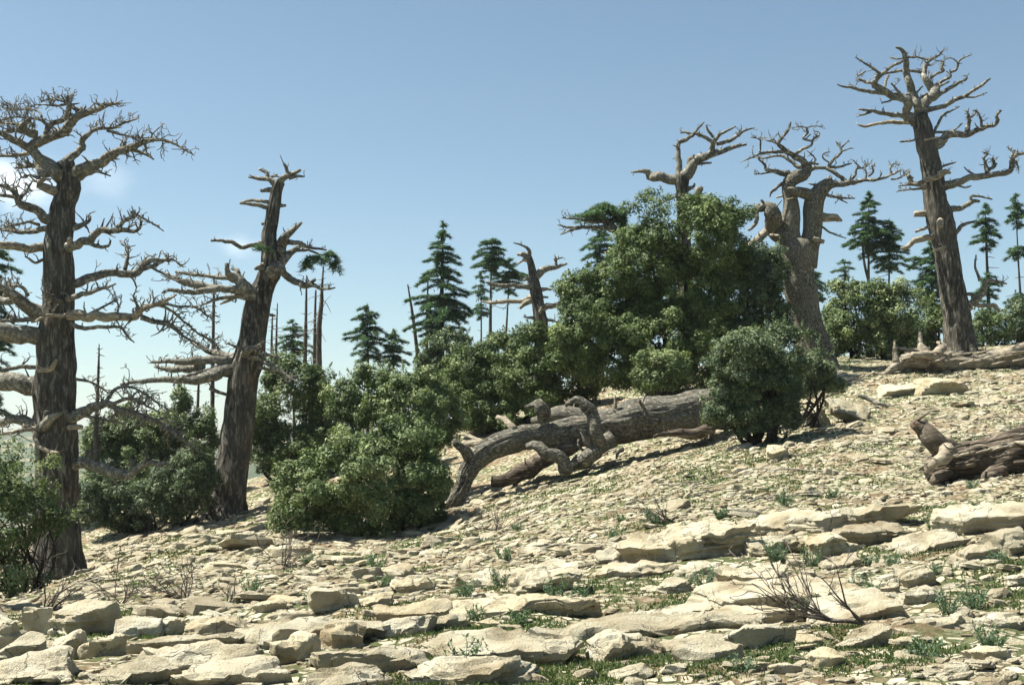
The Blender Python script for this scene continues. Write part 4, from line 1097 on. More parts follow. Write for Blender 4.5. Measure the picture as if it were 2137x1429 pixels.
def shrub(label, Y, lobes, base, seed, mat='oak_leaf', clump=0.2, per=30, dens=1.0, leaf=0.075, shoots=0, stems=5, stem_r=0.06, cat='shrub', name='oak_shrub', group=None, tint=0.0, see=0.0, skirt=None):
    """lobes: (u, v, ru, rv[, depth offset]) in photograph pixels at depth Y"""
    rg = np.random.default_rng(seed)
    k = Y / F
    C_, R_ = [], []
    for l in lobes:
        dy = l[4] if len(l) > 4 else rg.uniform(-0.3, 0.3) * l[2] * k
        C_.append(P(l[0], l[1], Y + dy)); R_.append((l[2] * k, 0.5 * (l[2] + l[3]) * k * 0.95, l[3] * k))
    C_, R_ = np.array(C_), np.array(R_)
    bx, by = P(base[0], base[1], Y)[:2]
    bz = gz(bx, by)
    root = empty(name, (bx, by, bz)); o = np.array(root.location)
    tag(root, label, cat, group)
    area = R_[:, 0] * R_[:, 2] + R_[:, 0] * R_[:, 1] + R_[:, 1] * R_[:, 2]
    pr = clump * 0.92
    leaf = leaf * 0.84
    nc = int(dens * 1.7 * 4.19 * area.sum() / (math.pi * pr * pr))
    li = rg.choice(len(lobes), nc, p=area / area.sum())
    d = unit(rg.normal(0, 1, (nc, 3)))
    d[:, 1] = np.where(rg.random(nc) < 0.4, -np.abs(d[:, 1]), d[:, 1])
    lump = 1 + 0.40 * fbm(d * 2.3 + li[:, None] * 5.0, seed, 3)
    rr = lump * (0.98 - 0.42 * rg.random(nc) ** 2.0)
    c = C_[li] + d * R_[li] * rr[:, None]
    # drop puffs buried inside another lobe
    q = (c[:, None] - C_[None]) / R_[None]
    dist = np.linalg.norm(q, axis=2)
    dist[np.arange(nc), li] = 9
    keep = dist.min(1) > 0.62
    keep &= c[:, 2] > height(c[:, 0], c[:, 1]) + 0.05
    keep &= (noise3(c * 1.5, seed + 31) + 0.5 * noise3(c * 3.2, seed + 32) > -0.50)
    if see: keep &= rg.random(nc) > see * (noise3(c * 1.3, seed + 3) > 0.1)
    c, d, li = c[keep], d[keep], li[keep]
    nc = len(c)
    # every puff is a ball of outward-facing leaves, its far side thinned out
    pu = pr * rg.uniform(0.55, 1.35, nc)
    axis = unit(d * 0.8 + rg.normal(0, 0.35, (nc, 3)) + np.array([0, 0, 0.5]))
    m = rg.poisson(0.74 * 0.55 * 12.57 * pu * pu / (0.33 * leaf * leaf))
    ci = np.repeat(np.arange(nc), m)
    n = len(ci)
    od = unit(rg.normal(0, 1, (n, 3)) + 0.55 * axis[ci])
    r_ = pu[ci] * (0.40 + 0.72 * rg.random(n) ** 0.6) * (1 + 0.30 * noise3(od * 2.2 + ci[:, None] * 3.3, seed + 8))
    lc = c[ci] + od * r_[:, None] * np.array([1, 1, 0.85])
    lc[:, 2] = np.maximum(lc[:, 2], height(lc[:, 0], lc[:, 1], False) + 0.06)
    nrm = unit(od * 0.75 + axis[ci] * 0.25 + rg.normal(0, 0.42, (n, 3)) + np.array([0, 0, 0.28]))
    ld = unit(od * 0.5 + axis[ci] * 0.5 + rg.normal(0, 0.7, (n, 3)))
    size = leaf * rg.uniform(0.6, 1.45, n)
    ct = np.clip(0.40 + tint + 0.13 * rg.normal(0, 1, nc) + 0.20 * noise3(c * 0.9, seed + 1), 0, 1)
    tn = np.clip(ct[ci] + rg.normal(0, 0.15, n) + 0.28 * (rg.random(n) > 0.90), 0, 1)
    mb = MB()
    leaf_quads(mb, lc, nrm, ld, size, tn, 0.66, tri=True)
    # upright leafy shoots that break the outline
    for s in range(shoots * 2):
        i = rg.choice(len(lobes)); a = rg.uniform(-1.1, 1.1)
        p0 = C_[i] + R_[i] * np.array([math.sin(a), rg.uniform(-0.4, 0.4), math.cos(a)]) * 0.95
        dr = unit(np.array([math.sin(a) * 0.7, rg.normal(0, 0.2), 1.0]))
        L = rg.uniform(0.12, 0.5)
        nn = int(L * 130)
        f = rg.random(nn)
        q_ = p0 + dr * (f * L)[:, None] + rg.normal(0, 0.05, (nn, 3)) * (1.2 - f)[:, None]
        leaf_quads(mb, q_, unit(rg.normal(0, 0.6, (nn, 3)) + np.array([0, -0.2, 0.5])), unit(dr + rg.normal(0, 0.7, (nn, 3))), leaf * rg.uniform(0.5, 1.1, nn), np.clip(0.5 + tint + rg.normal(0, 0.15, nn), 0, 1))
    crown = mb.build('crown', M[mat], root, o, smooth=False)
    # stems from the ground into the crown
    b0 = np.array([bx, by, bz - 0.15])
    order = rg.permutation(len(lobes))
    for s in range(stems):
        i = order[s % len(lobes)]
        st_ = b0 + np.array([rg.normal(0, 0.22), rg.normal(0, 0.15), 0])
        end = C_[i] + rg.normal(0, 0.35, 3) * R_[i]
        mid = (st_ + end) / 2 + rg.normal(0, 0.18, 3) + np.array([0, 0, -0.1])
        cc = catmull(np.array([[*st_, stem_r * rg.uniform(0.8, 1.3)], [*mid, stem_r * 0.7], [*end, stem_r * 0.3]]), 8)
        sb = MB()
        tube(sb, cc[:, :3], cc[:, 3], 6, 0.2, 4, seed + s)
        for b in range(5):
            j = rg.integers(5, len(cc))
            p_, r_ = crooked(cc[j, :3], unit(rg.normal(0, 1, 3) + np.array([0, 0, 0.5])), rg.uniform(0.4, 1.0), cc[j, 3] * 0.6, 0.008, 6, 0.25, 0.05, rg)
            tube(sb, p_, r_, 4, flat_end=False)
        sb.build('stem', M['stem'], root, o)
    return root


def cedar_crown(mb, tw, base, top, prof, rg, whorl=0.42, flat=0.12, sparse=0.0, per_m=26, needle=0.20, tint=0.0, rt=0.12):
    """layered sprays of needles round an upright stem; prof: (height fraction, half width in m)"""
    H_ = top[2] - base[2]
    zs, ws = np.array(prof).T
    z = zs[0] * H_
    ang = rg.uniform(0, 6.28)
    while z < zs[-1] * H_:
        f = z / H_
        w = np.interp(f, zs, ws)
        nb = rg.integers(5, 8) if w > 0.35 else 4
        for b in range(nb):
            if rg.random() < sparse: continue
            ang += 2.4 + rg.normal(0, 0.3)
            L = w * rg.uniform(0.7, 1.28)
            rise = flat + rg.normal(0, 0.10) + 0.5 * max(0, f - 0.75)
            p0 = base + (top - base) * (z + rg.normal(0, whorl * 0.22)) / H_
            steps = 7
            s = np.linspace(0, 1, steps)
            d = np.array([math.cos(ang), math.sin(ang), 0])
            pl = p0 + d * (s * L)[:, None]
            pl[:, 2] += L * (rise * s - 0.36 * s ** 2.0) + rg.normal(0, 0.02, steps)
            tube(tw, pl, np.linspace(max(0.012, 0.03 * L), 0.006, steps), 4, flat_end=False)
            # side shoots, shorter to the tip, carrying tufts
            n = int(L * L * per_m * 5.5 + L * per_m * 3.6) + 22
            f1 = rg.random(n) ** 0.75
            side = np.array([-d[1], d[0], 0.0])
            wmax = 0.36 * L * (1 - f1) ** 0.8 + 0.035
            sh = rg.uniform(-1, 1, n) * wmax
            c = np.stack([np.interp(f1, s, pl[:, q]) for q in range(3)], 1)
            c += side * sh[:, None] + np.array([0, 0, 1]) * (rg.normal(0, 0.035, n) - 0.16 * np.abs(sh) ** 1.2)[:, None]
            dirn = unit(d * 1.0 + side * np.sign(sh)[:, None] * 0.55 + rg.normal(0, 0.28, (n, 3)) + np.array([0, 0, -0.22]))
            nrm = unit(rg.normal(0, 0.38, (n, 3)) + np.array([0, 0, 1.0]))
            leaf_quads(mb, c, nrm, dirn, needle * rg.uniform(0.6, 1.5, n), np.clip(0.42 + tint + rg.normal(0, 0.22, n), 0, 1), 0.17, tri=True)
        z += whorl * rg.uniform(0.7, 1.25) * (1.15 - 0.55 * f)


def cedar(label, Y, tip, foot, prof_px, seed, tr=5.0, group='young cedars along the ridge', skirts=(), sparse=0.0, twin=None, dead=4, tint=0.0, name='cedar_tree', whorl=0.42, per_m=26):
    """prof_px: (row, half width px) from the lowest branches to the tip"""
    rg = np.random.default_rng(seed)
    k = Y / F
    b = P(foot[0], foot[1], Y)
    g = gz(b[0], b[1])
    tp = P(tip[0], tip[1], Y)
    base = np.array([b[0], b[1], g - 0.2])
    root = empty(name, (b[0], b[1], g)); o = np.array(root.location)
    tag(root, label, 'cedar tree', group)
    H_ = tp[2] - base[2]
    tb, cb = MB(), MB()
    n = 14
    f = np.linspace(0, 1, n)
    line = base + (tp - base) * f[:, None] + np.stack([np.sin(f * 5 + seed) * 0.05, np.cos(f * 4 + seed) * 0.05, 0 * f], 1) * (1 - f)[:, None]
    tube(tb, line, np.maximum(tr * k * (1 - f) ** 0.75, 0.012), 10, 0.1, 3, seed)
    if twin:
        q = catmull(np.array([[*(P(*twin[0], Y)), tr * k * 0.5], [*(P(*twin[1], Y + 0.1)), tr * k * 0.55], [*(P(*twin[2], Y + 0.1)), tr * k * 0.3]]), 8)
        tube(tb, q[:, :3], q[:, 3], 8, 0.1, 3, seed)
    fr = lambda v: (EYE + (V0 - v) / F * Y - base[2]) / H_
    prof = sorted((fr(v), w * k) for v, w in prof_px)
    for j in range(dead):    # bare dead twigs under the crown
        ff = rg.uniform(0.12, prof[0][0])
        i = ff * (n - 1)
        p0 = base + (tp - base) * ff
        a = rg.uniform(0, 6.28)
        q, r = crooked(p0, (math.cos(a), math.sin(a), -0.05), rg.uniform(0.25, 0.8), 0.02, 0.008, 4, 0.15, 0.0, rg)
        tube(tb, q, r, 4, flat_end=False)
    cedar_crown(cb, tb, base, tp, prof, rg, sparse=sparse, tint=tint, whorl=whorl, per_m=per_m)
    for (v0, v1, w) in skirts:
        a, b2 = fr(v0), fr(v1)
        cedar_crown(cb, tb, base, tp, [(a, w * k), (0.5 * (a + b2), w * k), (b2, w * k * 0.7)], rg, sparse=0.1, tint=tint)
    tb.build('trunk', M['snag'], root, o)
    cb.build('crown', M['needle'], root, o, smooth=False)
    return root


cedar('tall conical young cedar, fullest and darkest of the green cedars', 54, (925, 462), (918, 885), [(745, 30), (715, 52), (690, 66), (640, 70), (600, 62), (560, 42), (520, 30), (480, 12), (462, 2)], 101, tr=9, skirts=((835, 770, 70),), per_m=30)
cedar('slim cedar with a flat-topped tuft beside the stunted dead cedar', 62, (1026, 498), (1022, 870), [(566, 22), (556, 46), (535, 36), (510, 30), (498, 8)], 102, tr=6, dead=8, group=None)
cedar('slim cedar with a drooping one-sided tuft touching the stunted dead cedar', 63, (1064, 542), (1048, 870), [(606, 22), (590, 44), (570, 38), (550, 18), (542, 4)], 103, tr=4.5, dead=6, group=None)
cedar('thin pole-like cedar with sparse needles against the tall conical cedar', 60, (1003, 570), (1006, 880), [(660, 12), (640, 26), (600, 24), (580, 14), (570, 3)], 104, tr=3.5, sparse=0.4, group=None)
cedar('small pointed cedar rising over the sunlit shrub, taller of a pair', 58, (766, 632), (769, 960), [(748, 26), (725, 48), (705, 42), (680, 38), (655, 20), (632, 2)], 105, tr=4.5, group=None)
cedar('small rounded cedar rising over the sunlit shrub, shorter of a pair', 58, (820, 688), (822, 950), [(758, 22), (744, 38), (715, 30), (700, 18), (688, 3)], 106, tr=4, group=None, dead=6)
cedar('small dark cedar among bare poles behind the leaning dead cedar', 60, (611, 668), (613, 985), [(740, 18), (728, 40), (705, 36), (690, 26), (668, 4)], 107, tr=4, group=None)
cedar('dark twin-stemmed cedar under the flat-topped cedar', 60, (1252, 480), (1257, 850), [(556, 20), (545, 38), (520, 40), (500, 34), (480, 16)], 108, tr=3.6, twin=((1249, 800), (1249, 600), (1246, 540)), group=None, dead=3)
cedar('tall pointed cedar on a forked stem, right of the swollen forked trunk', 64, (1813, 398), (1814, 800), [(528, 22), (512, 54), (490, 48), (465, 40), (440, 30), (415, 12), (398, 2)], 109, tr=5, twin=((1813, 590), (1803, 545), (1800, 505)), group=None, per_m=30)
cedar('cedar with a full crown, shorter neighbour of the forked-stem cedar', 64, (1857, 455), (1853, 800), [(560, 24), (548, 40), (520, 36), (490, 28), (468, 14), (455, 2)], 110, tr=4, group=None)
cedar('tiny umbrella-topped cedar above the rounded shrub', 66, (1762, 545), (1763, 800), [(576, 12), (566, 24), (556, 20), (545, 5)], 111, tr=2.8, group=None, dead=3)
cedar('dark cedar half hidden behind the slender dead trunk', 58, (1944, 500), (1946, 790), [(640, 30), (610, 44), (570, 54), (540, 44), (515, 20), (500, 4)], 112, tr=4.5, group=None, sparse=0.1)
cedar('pole-trunked cedar with foliage at top and foot, beside the slender dead cedar', 56, (2056, 425), (2064, 745), [(520, 14), (505, 32), (480, 32), (450, 22), (425, 3)], 113, tr=5.5, skirts=((675, 570, 38),), group=None, dead=8)
cedar('thin tall cedar with a narrow tuft, rising over the bleached log', 60, (2119, 402), (2134, 770), [(470, 12), (460, 26), (440, 20), (420, 14), (402, 2)], 114, tr=3.6, skirts=((530, 512, 24), (720, 610, 36)), group=None, dead=6)
cedar('dark cedar half seen behind the trunk of the tallest dead cedar', 44, (-32, 470), (-30, 1120), [(900, 30), (860, 60), (700, 60), (620, 70), (560, 76), (520, 50), (490, 20), (470, 4)], 115, tr=8, group=None, sparse=0.25)
cedar('low cedar spray showing behind the swollen forked trunk', 58, (1690, 545), (1692, 800), [(625, 24), (608, 40), (585, 36), (565, 22), (545, 4)], 116, tr=4, group=None)

# flat-topped cedar with a living canopy, behind the big shrub
ft = DeadTree('cedar_tree', 'flat-topped windswept cedar with a dark green canopy above the olive shrub', 'cedar tree', 50, (1330, 800), 61)
ft.trunk([(1330, 810, 17), (1325, 690, 14), (1310, 560, 11), (1296, 497, 9.5), (1283, 480, 8.5), (1268, 465, 7), (1262, 455, 5)], sides=24, ridge=0.008, nr=12)
for pts, kw in [
    (Gz([(350, 610, 18), (310, 600, 12), (200, 600, 9), (120, 600, 6), (62, 585, 3)]), dict(tw=1.0, tl=0.5, off=-0.4)),
    (Gz([(190, 600, 7), (130, 615, 5), (76, 636, 3)]), dict(tw=0.6, tl=0.3)),
    (Gz([(320, 570, 12), (240, 565, 8), (160, 555, 6), (80, 548, 3)]), dict(tw=1.4, tl=0.5, off=0.4)),
    (Gz([(310, 560, 12), (300, 520, 10), (230, 500, 6)]), dict(tw=1.2, tl=0.4)),
    (Gz([(330, 580, 12), (380, 530, 10), (410, 500, 5)]), dict(tw=1.2, tl=0.4)),
]:
    ft.limb(pts, **kw)


def needle_pad(tree, pads, seed, n=900, name='crown', needle=0.20, droop=0.25, tint=0.05):
    """flat pads of needles lying on a cedar's own branches"""
    rg = np.random.default_rng(seed)
    mb = MB()
    for (u, v, ru, rv, dY) in pads:
        Yc = tree.Y + dY
        c0 = P(u, v, Yc); k = Yc / F
        m = int(n)
        a = rg.uniform(0, 6.28, m); r = np.sqrt(rg.random(m))
        r = r * (1 + 0.35 * np.sin(a * 3 + seed) + 0.2 * np.sin(a * 7))
        c = c0 + np.stack([np.cos(a) * r * ru * k, np.sin(a) * r * ru * k * 0.9, (rg.normal(0, 0.4, m) + 0.7 * np.sin(a * 2 + u)) * rv * k - droop * r ** 2 * rv * k], 1)
        dirn = unit(np.stack([np.cos(a), np.sin(a), -0.35 * r], 1) + rg.normal(0, 0.5, (m, 3)))
        leaf_quads(mb, c, unit(rg.normal(0, 0.4, (m, 3)) + np.array([0, 0, 1.0])), dirn, needle * rg.uniform(0.6, 1.5, m), np.clip(0.45 + tint + rg.normal(0, 0.2, m), 0, 1), 0.18, tri=True)
    return mb.build(name, M['needle'], tree.root, tree.o, smooth=False)


needle_pad(ft, [(1262, 442, 40, 8, 0), (1235, 448, 30, 6, -0.3), (1290, 446, 22, 9, 0.2), (1262, 432, 26, 5, 0.1), (1296, 462, 14, 12, 0.1), (1250, 458, 36, 6, 0.3), (1300, 480, 10, 12, 0)], 401, n=900)
needle_pad(t2, [(680, 535, 26, 7, 0.3), (655, 538, 22, 6, 0.0), (700, 548, 14, 9, 0.3), (640, 548, 12, 7, -0.2), (690, 528, 16, 5, 0.4)], 402, n=330, name='needle_tuft', droop=1.4)
needle_pad(t2, [(540, 517, 14, 5, -0.5), (556, 521, 10, 4, -0.5)], 403, n=130, name='needle_tuft')

# ---- bare poles: young cedars long dead
def snag(label, Y, pts, seed, foot, tw=18, tl=0.5, group='bare dead poles beyond the shrubs', broken=False):
    rg = np.random.default_rng(seed)
    k = Y / F
    b = P(foot[0], foot[1], Y)
    g = gz(b[0], b[1])
    root = empty('dead_pole', (b[0], b[1], g)); o = np.array(root.location)
    tag(root, label, 'dead tree', group)
    arr = [np.array([b[0], b[1], g - 0.2, pts[0][2] * k * 1.15])] + [np.append(P(u, v, Y), w * k) for u, v, w in pts]
    cc = catmull(np.array(arr), 10)
    mb = MB()
    tube(mb, cc[:, :3], np.maximum(cc[:, 3], 0.012), 8, 0.08, 3, seed, flat_end=broken)
    tr_ = mb.build('trunk', M['snag'], root, o)
    mt = MB()
    for j in range(tw):
        f = rg.uniform(0.3, 0.99)
        i = int(f * (len(cc) - 1))
        a = rg.uniform(0, 6.28)
        q, r = crooked(cc[i, :3], (math.cos(a), 0.6 * math.sin(a), rg.normal(0.05, 0.2)), tl * rg.uniform(0.3, 1.3) * (1.25 - f), 0.02, 0.009, 5, 0.16, -0.05, rg)
        tube(mt, q, r, 4, flat_end=False)
    tag(mt.build('twigs', M['twig'], root, o), kind='stuff')
    return root


snag('bare pole with twigs standing between the two large dead cedars, taller one', 50, [(443, 900, 5), (444, 760, 4), (446, 640, 3), (447, 575, 1.4)], 201, (442, 1000), 26, 0.8)
snag('short bare pole standing between the two large dead cedars', 52, [(411, 900, 4), (413, 840, 3.2), (415, 790, 2)], 202, (410, 1010), 10, 0.5, broken=True)
snag('dead pole with short side twigs behind the tallest dead cedar', 44, [(200, 940, 6), (203, 840, 4), (206, 760, 2.4), (207, 718, 1)], 203, (199, 1075), 34, 0.55)
snag('dark dead pole beside the small dark cedar', 58, [(636, 790, 4.5), (638, 690, 3.6), (640, 575, 1.4)], 204, (635, 985), 24, 0.8)
snag('plain dead pole behind the pale forked pole', 59, [(656, 780, 4), (657, 690, 3.2), (659, 605, 2)], 205, (656, 985), 10, 0.5, broken=True)
snag('pale thick dead pole with a crooked top, under the green tuft', 57, [(666, 780, 6), (666, 690, 5.5), (671, 630, 4.5), (672, 600, 3), (675, 556, 1.5)], 206, (666, 985), 26, 1.1)
snag('thin dead pole close behind the leaning dead cedar', 58, [(567, 790, 3), (567, 710, 2.5), (569, 655, 1.2)], 207, (567, 985), 22, 0.9)
snag('thin arching dead pole close behind the leaning dead cedar', 59, [(576, 790, 3), (577, 700, 2.3), (579, 633, 1)], 208, (576, 985), 16, 0.9)
snag('leaning bare pole left of the tall conical cedar', 56, [(877, 790, 5), (869, 720, 4), (860, 650, 3), (851, 594, 1.5)], 209, (880, 930), 14, 0.4)
snag('straight bare pole touching the tall conical cedar', 56, [(890, 790, 4), (891, 690, 3), (893, 580, 1.5)], 210, (890, 930), 12, 0.4)

# ---- evergreen oak shrubs
shrub('large sunlit shrub in front of the fallen trunk, low spreading mound', 31, [(640, 1030, 80, 62), (720, 995, 95, 80), (800, 1010, 110, 95), (850, 960, 85, 80), (880, 1020, 62, 62), (780, 1075, 110, 50), (620, 1060, 52, 40)], (800, 1120), 301, clump=0.21, per=30, leaf=0.08, shoots=26, stems=8)
shrub('sunlit pale green shrub with two rounded tops below the small cedars', 35, [(770, 835, 80, 62), (860, 840, 95, 70), (905, 880, 55, 70), (740, 890, 55, 50), (830, 900, 100, 60)], (830, 1010), 302, clump=0.21, per=30, leaf=0.085, shoots=28, stems=7, tint=0.08)
shrub('dark dome-shaped shrub touching the leaning dead cedar', 46, [(625, 800, 66, 48), (600, 860, 76, 62), (660, 855, 46, 60), (620, 930, 92, 60), (560, 940, 36, 55), (585, 770, 32, 26)], (610, 1010), 303, mat='oak_leaf', clump=0.26, per=26, leaf=0.10, shoots=20, stems=6, tint=-0.06)
shrub('olive thicket behind the fallen trunk, below the tall conical cedar', 45, [(985, 790, 55, 70), (1050, 750, 60, 50), (1120, 735, 70, 48), (1180, 740, 50, 50), (1090, 800, 90, 55), (1010, 850, 70, 55), (1190, 790, 50, 44), (1060, 860, 90, 46), (1140, 830, 80, 40)], (1060, 890), 304, mat='oak_olive', clump=0.27, per=24, leaf=0.10, shoots=24, stems=7)
shrub('dark bushy young oak wrapped round the foot of the conical cedar', 50, [(940, 740, 50, 45), (900, 770, 36, 40), (965, 790, 40, 50)], (940, 900), 305, mat='oak_dark', clump=0.28, per=22, leaf=0.11, shoots=12, stems=4)
shrub('huge olive-green oak shrub, tallest of all the shrubs', 42, [(1425, 480, 112, 66), (1480, 520, 80, 85), (1350, 550, 90, 80), (1420, 600, 130, 90), (1270, 620, 82, 56), (1215, 610, 52, 38), (1300, 690, 110, 75), (1230, 690, 68, 66), (1400, 700, 110, 80), (1285, 760, 80, 46), (1475, 640, 60, 80), (1370, 770, 90, 50), (1455, 750, 60, 60), (1200, 740, 50, 50)], (1390, 835), 306, mat='oak_olive', clump=0.28, per=27, leaf=0.095, shoots=60, stems=10, stem_r=0.12, see=0.1)
shrub('small sprouting shrub at the foot of the huge olive shrub', 39, [(1375, 770, 46, 40), (1410, 780, 30, 30), (1350, 790, 26, 26)], (1375, 830), 307, clump=0.22, per=26, leaf=0.085, shoots=8, stems=4, tint=0.08)
shrub('dark leafy oak pressed against the swollen forked trunk', 42.2, [(1590, 570, 50, 58), (1550, 620, 52, 62), (1600, 650, 52, 60), (1560, 560, 32, 40), (1530, 690, 60, 50)], (1580, 830), 308, mat='oak_dark', clump=0.25, per=26, leaf=0.095, shoots=22, stems=6, stem_r=0.1)
shrub('grey-green round bush on a dark stem at the root end of the fallen trunk', 31, [(1560, 750, 82, 68), (1630, 740, 50, 60), (1530, 810, 60, 58), (1595, 810, 78, 66), (1570, 860, 66, 40), (1500, 850, 36, 36), (1610, 870, 50, 34)], (1592, 915), 309, mat='oak_dark', clump=0.19, per=30, leaf=0.07, shoots=26, stems=9, stem_r=0.09, tint=0.10)
shrub('low reddish-tipped shrublet between the grey-green bush and the forked trunk', 33, [(1700, 765, 38, 34), (1735, 785, 34, 30), (1680, 800, 26, 24)], (1655, 890), 310, mat='oak_dark', clump=0.18, per=22, leaf=0.07, shoots=10, stems=5, stem_r=0.05, tint=0.08, see=0.3)
shrub('dense round shrub on the ridge under the tiny umbrella-topped cedar', 48, [(1790, 660, 64, 62), (1760, 640, 34, 40), (1750, 700, 36, 40)], (1790, 765), 311, clump=0.25, per=27, leaf=0.10, shoots=14, stems=5, stem_r=0.08)
shrub('dense round shrub on the ridge, nearer the bleached log', 47.5, [(1850, 650, 56, 58), (1880, 690, 42, 44), (1840, 710, 52, 40)], (1845, 768), 312, clump=0.25, per=27, leaf=0.10, shoots=14, stems=5, stem_r=0.08, tint=0.04)
shrub('small shrub squeezed against the slender dead trunk', 52, [(1935, 670, 34, 42), (1920, 710, 30, 26)], (1935, 760), 313, clump=0.25, per=24, leaf=0.10, shoots=8, stems=3)
shrub('thin leafy sapling shrub behind the bleached log', 54, [(2085, 690, 24, 36), (2040, 690, 16, 34)], (2066, 735), 314, mat='oak_leaf', clump=0.22, per=20, leaf=0.10, shoots=8, stems=3, see=0.4)
shrub('dark shrub at the far end of the bleached log', 55, [(2128, 670, 30, 50), (2150, 700, 30, 34)], (2135, 745), 315, mat='oak_dark', clump=0.26, per=24, leaf=0.11, shoots=6, stems=3)
shrub('ragged dark shrub with branches reaching over the tallest dead cedar trunk', 27, [(25, 1000, 72, 70), (-20, 1060, 80, 110), (60, 1080, 66, 60), (30, 1160, 70, 60), (105, 1100, 52, 26), (-30, 1190, 70, 60)], (40, 1245), 316, mat='oak_leaf', clump=0.20, per=26, leaf=0.08, shoots=40, stems=14, stem_r=0.035, see=0.45, dens=0.8)
shrub('shrub added mostly out of view beside the split blocks to shade them', 17, [(-70, 1100, 70, 100), (-120, 960, 90, 100), (-40, 1200, 50, 60), (-120, 1160, 80, 90)], (-60, 1285), 319, mat='oak_leaf', clump=0.16, per=26, leaf=0.065, shoots=16, stems=9, stem_r=0.035, see=0.5, dens=0.8)  # added mostly out of view, tall enough to throw shade on the left blocks
shrub('tall shoot-topped shrub filling the gap between the two large dead cedars', 46, [(270, 905, 70, 50), (340, 900, 70, 46), (250, 960, 70, 48), (390, 930, 60, 66), (330, 980, 90, 60), (376, 838, 16, 30), (412, 875, 22, 30), (225, 940, 40, 60)], (330, 1105), 317, clump=0.26, per=25, leaf=0.10, shoots=24, stems=9, stem_r=0.07)
shrub('low dark thicket on thin stems shading the ground between the dead cedars', 41, [(300, 1050, 80, 50), (250, 1065, 50, 42), (360, 1030, 60, 56), (410, 990, 40, 60), (200, 1040, 40, 50)], (310, 1130), 318, mat='oak_dark', clump=0.23, per=25, leaf=0.09, shoots=10, stems=12, stem_r=0.05)

# ------------------------------------------------------------------ limestone
def cube_grid(n):
    vs_, fs, k = [], [], 0
    g = np.linspace(-1, 1, n + 1)
    a, b = np.meshgrid(g, g, indexing='ij')
    one = np.ones_like(a)
    idx = np.arange((n + 1) ** 2).reshape(n + 1, n + 1)
    q = np.stack([idx[:-1, :-1], idx[1:, :-1], idx[1:, 1:], idx[:-1, 1:]], -1).reshape(-1, 4)
    for ax, sg in ((0, 1), (0, -1), (1, 1), (1, -1), (2, 1), (2, -1)):
        c = [a, b, b]
        p = np.stack({0: (one * sg, a, b), 1: (a, one * sg, b), 2: (a, b, one * sg)}[ax], -1).reshape(-1, 3)
        flip = (sg > 0) if ax != 1 else (sg < 0)
        vs_.append(p); fs.append((q if flip else q[:, ::-1]) + k); k += len(p)
    v, f = np.concatenate(vs_), np.concatenate(fs)
    key = np.round(v * 1000).astype(int)
    _, first, inv = np.unique(key, axis=0, return_index=True, return_inverse=True)
    return v[first], inv.ravel()[f]


CG = {n: cube_grid(n) for n in (1, 2, 3, 5, 9, 12, 16, 20)}


def rock_shape(n, seed, size, face=None, rough=1.0, sharp=34, pit=0.0):
    """faceted stone: many cutting planes, bedding steps, pitted skin. size = half extents in m"""
    rg = np.random.default_rng(seed)
    v, f = CG[n]
    d = unit(v)
    nm, ds = [], []
    ns = rg.integers(5, 9) if face is None else rg.integers(4, 7)
    a0 = rg.uniform(0, 6.28) if face is None else face
    for k in range(ns):                                       # upright sides; the first one is the broken front
        a = a0 + k * 6.283 / ns + rg.normal(0, 0.2 if (k or face is None) else 0.08)
        nm.append((math.cos(a), math.sin(a), rg.normal(0.0, 0.14) if (k or face is None) else -0.18)); ds.append(rg.uniform(0.72, 1.06) if (k or face is None) else 0.80)
    nm.append((rg.normal(0, 0.06), rg.normal(0, 0.06), 1)); ds.append(rg.uniform(0.85, 1.0))
    nm.append((rg.normal(0, 0.05), rg.normal(0, 0.05), -1)); ds.append(1.0)
    for k in range(rg.integers(2, 6) if face is None else rg.integers(1, 4)):                        # broken corners
        a = rg.uniform(0, 6.28)
        nm.append((math.cos(a), math.sin(a), rg.uniform(0.5, 2.4))); ds.append(rg.uniform(0.82, 1.02))
    nm, ds = unit(np.array(nm)), np.array(ds)
    q = np.clip(d @ nm.T, 0, None) / ds
    r = (q ** sharp).sum(1) ** (-1.0 / sharp)
    p = d * r[:, None]
    size = np.asarray(size, float)
    w = p * size
    L = size.max()
    off = seed * 7.31
    if n >= 9:
        # beds of the rock step in and out, and the outline is ragged
        bed = np.floor(w[:, 2] / (0.035 + 0.03 * rg.random()) + 0.8 * noise3(w * np.array([1.5, 1.5, 0]) + off, seed + 6))
        side = np.clip(1.6 * np.linalg.norm(p[:, :2], axis=1) - 0.5, 0, 1)
        step = noise3(np.stack([bed * 3.7, 1.2 * w[:, 0] + off, 1.2 * w[:, 1]], 1), seed + 7)
        rag = fbm(np.stack([w[:, 0] * 3.0, w[:, 1] * 3.0, w[:, 2] * 0.6], 1) + off, seed + 8, 3)
        hdir = unit(np.stack([p[:, 0], p[:, 1], 0 * p[:, 0]], 1) + 1e-9)
        w = w + hdir * (side * (0.035 * step + 0.07 * rag) * min(1.0, L / 0.4) * rough)[:, None]
        top = (p[:, 2] > 0.3)
        ter = fbm(w * np.array([2.2, 3.0, 0]) + off, seed + 9, 3)
        w[:, 2] -= top * np.clip(np.floor(ter * 3.0 + 0.8), 0, 3) * 0.028 * min(1.0, size[2] / 0.08)
    disp = 0.05 * fbm(w * (1.6 / L) + off, seed, 3) * size.min() * rough
    disp = disp + 0.022 * rough * fbm(w * 7 + off, seed + 2, 3, 0.6) * min(1.0, size.min() / 0.10)
    if pit:
        h = noise3(w * 7 + off, seed + 4)
        disp = disp - pit * np.clip(h - 0.10, 0, 1)
    w = w + unit(p) * disp[:, None]
    return w, f


ROCKS = []          # (u0, u1, v0, v1) already taken by hand-placed stones


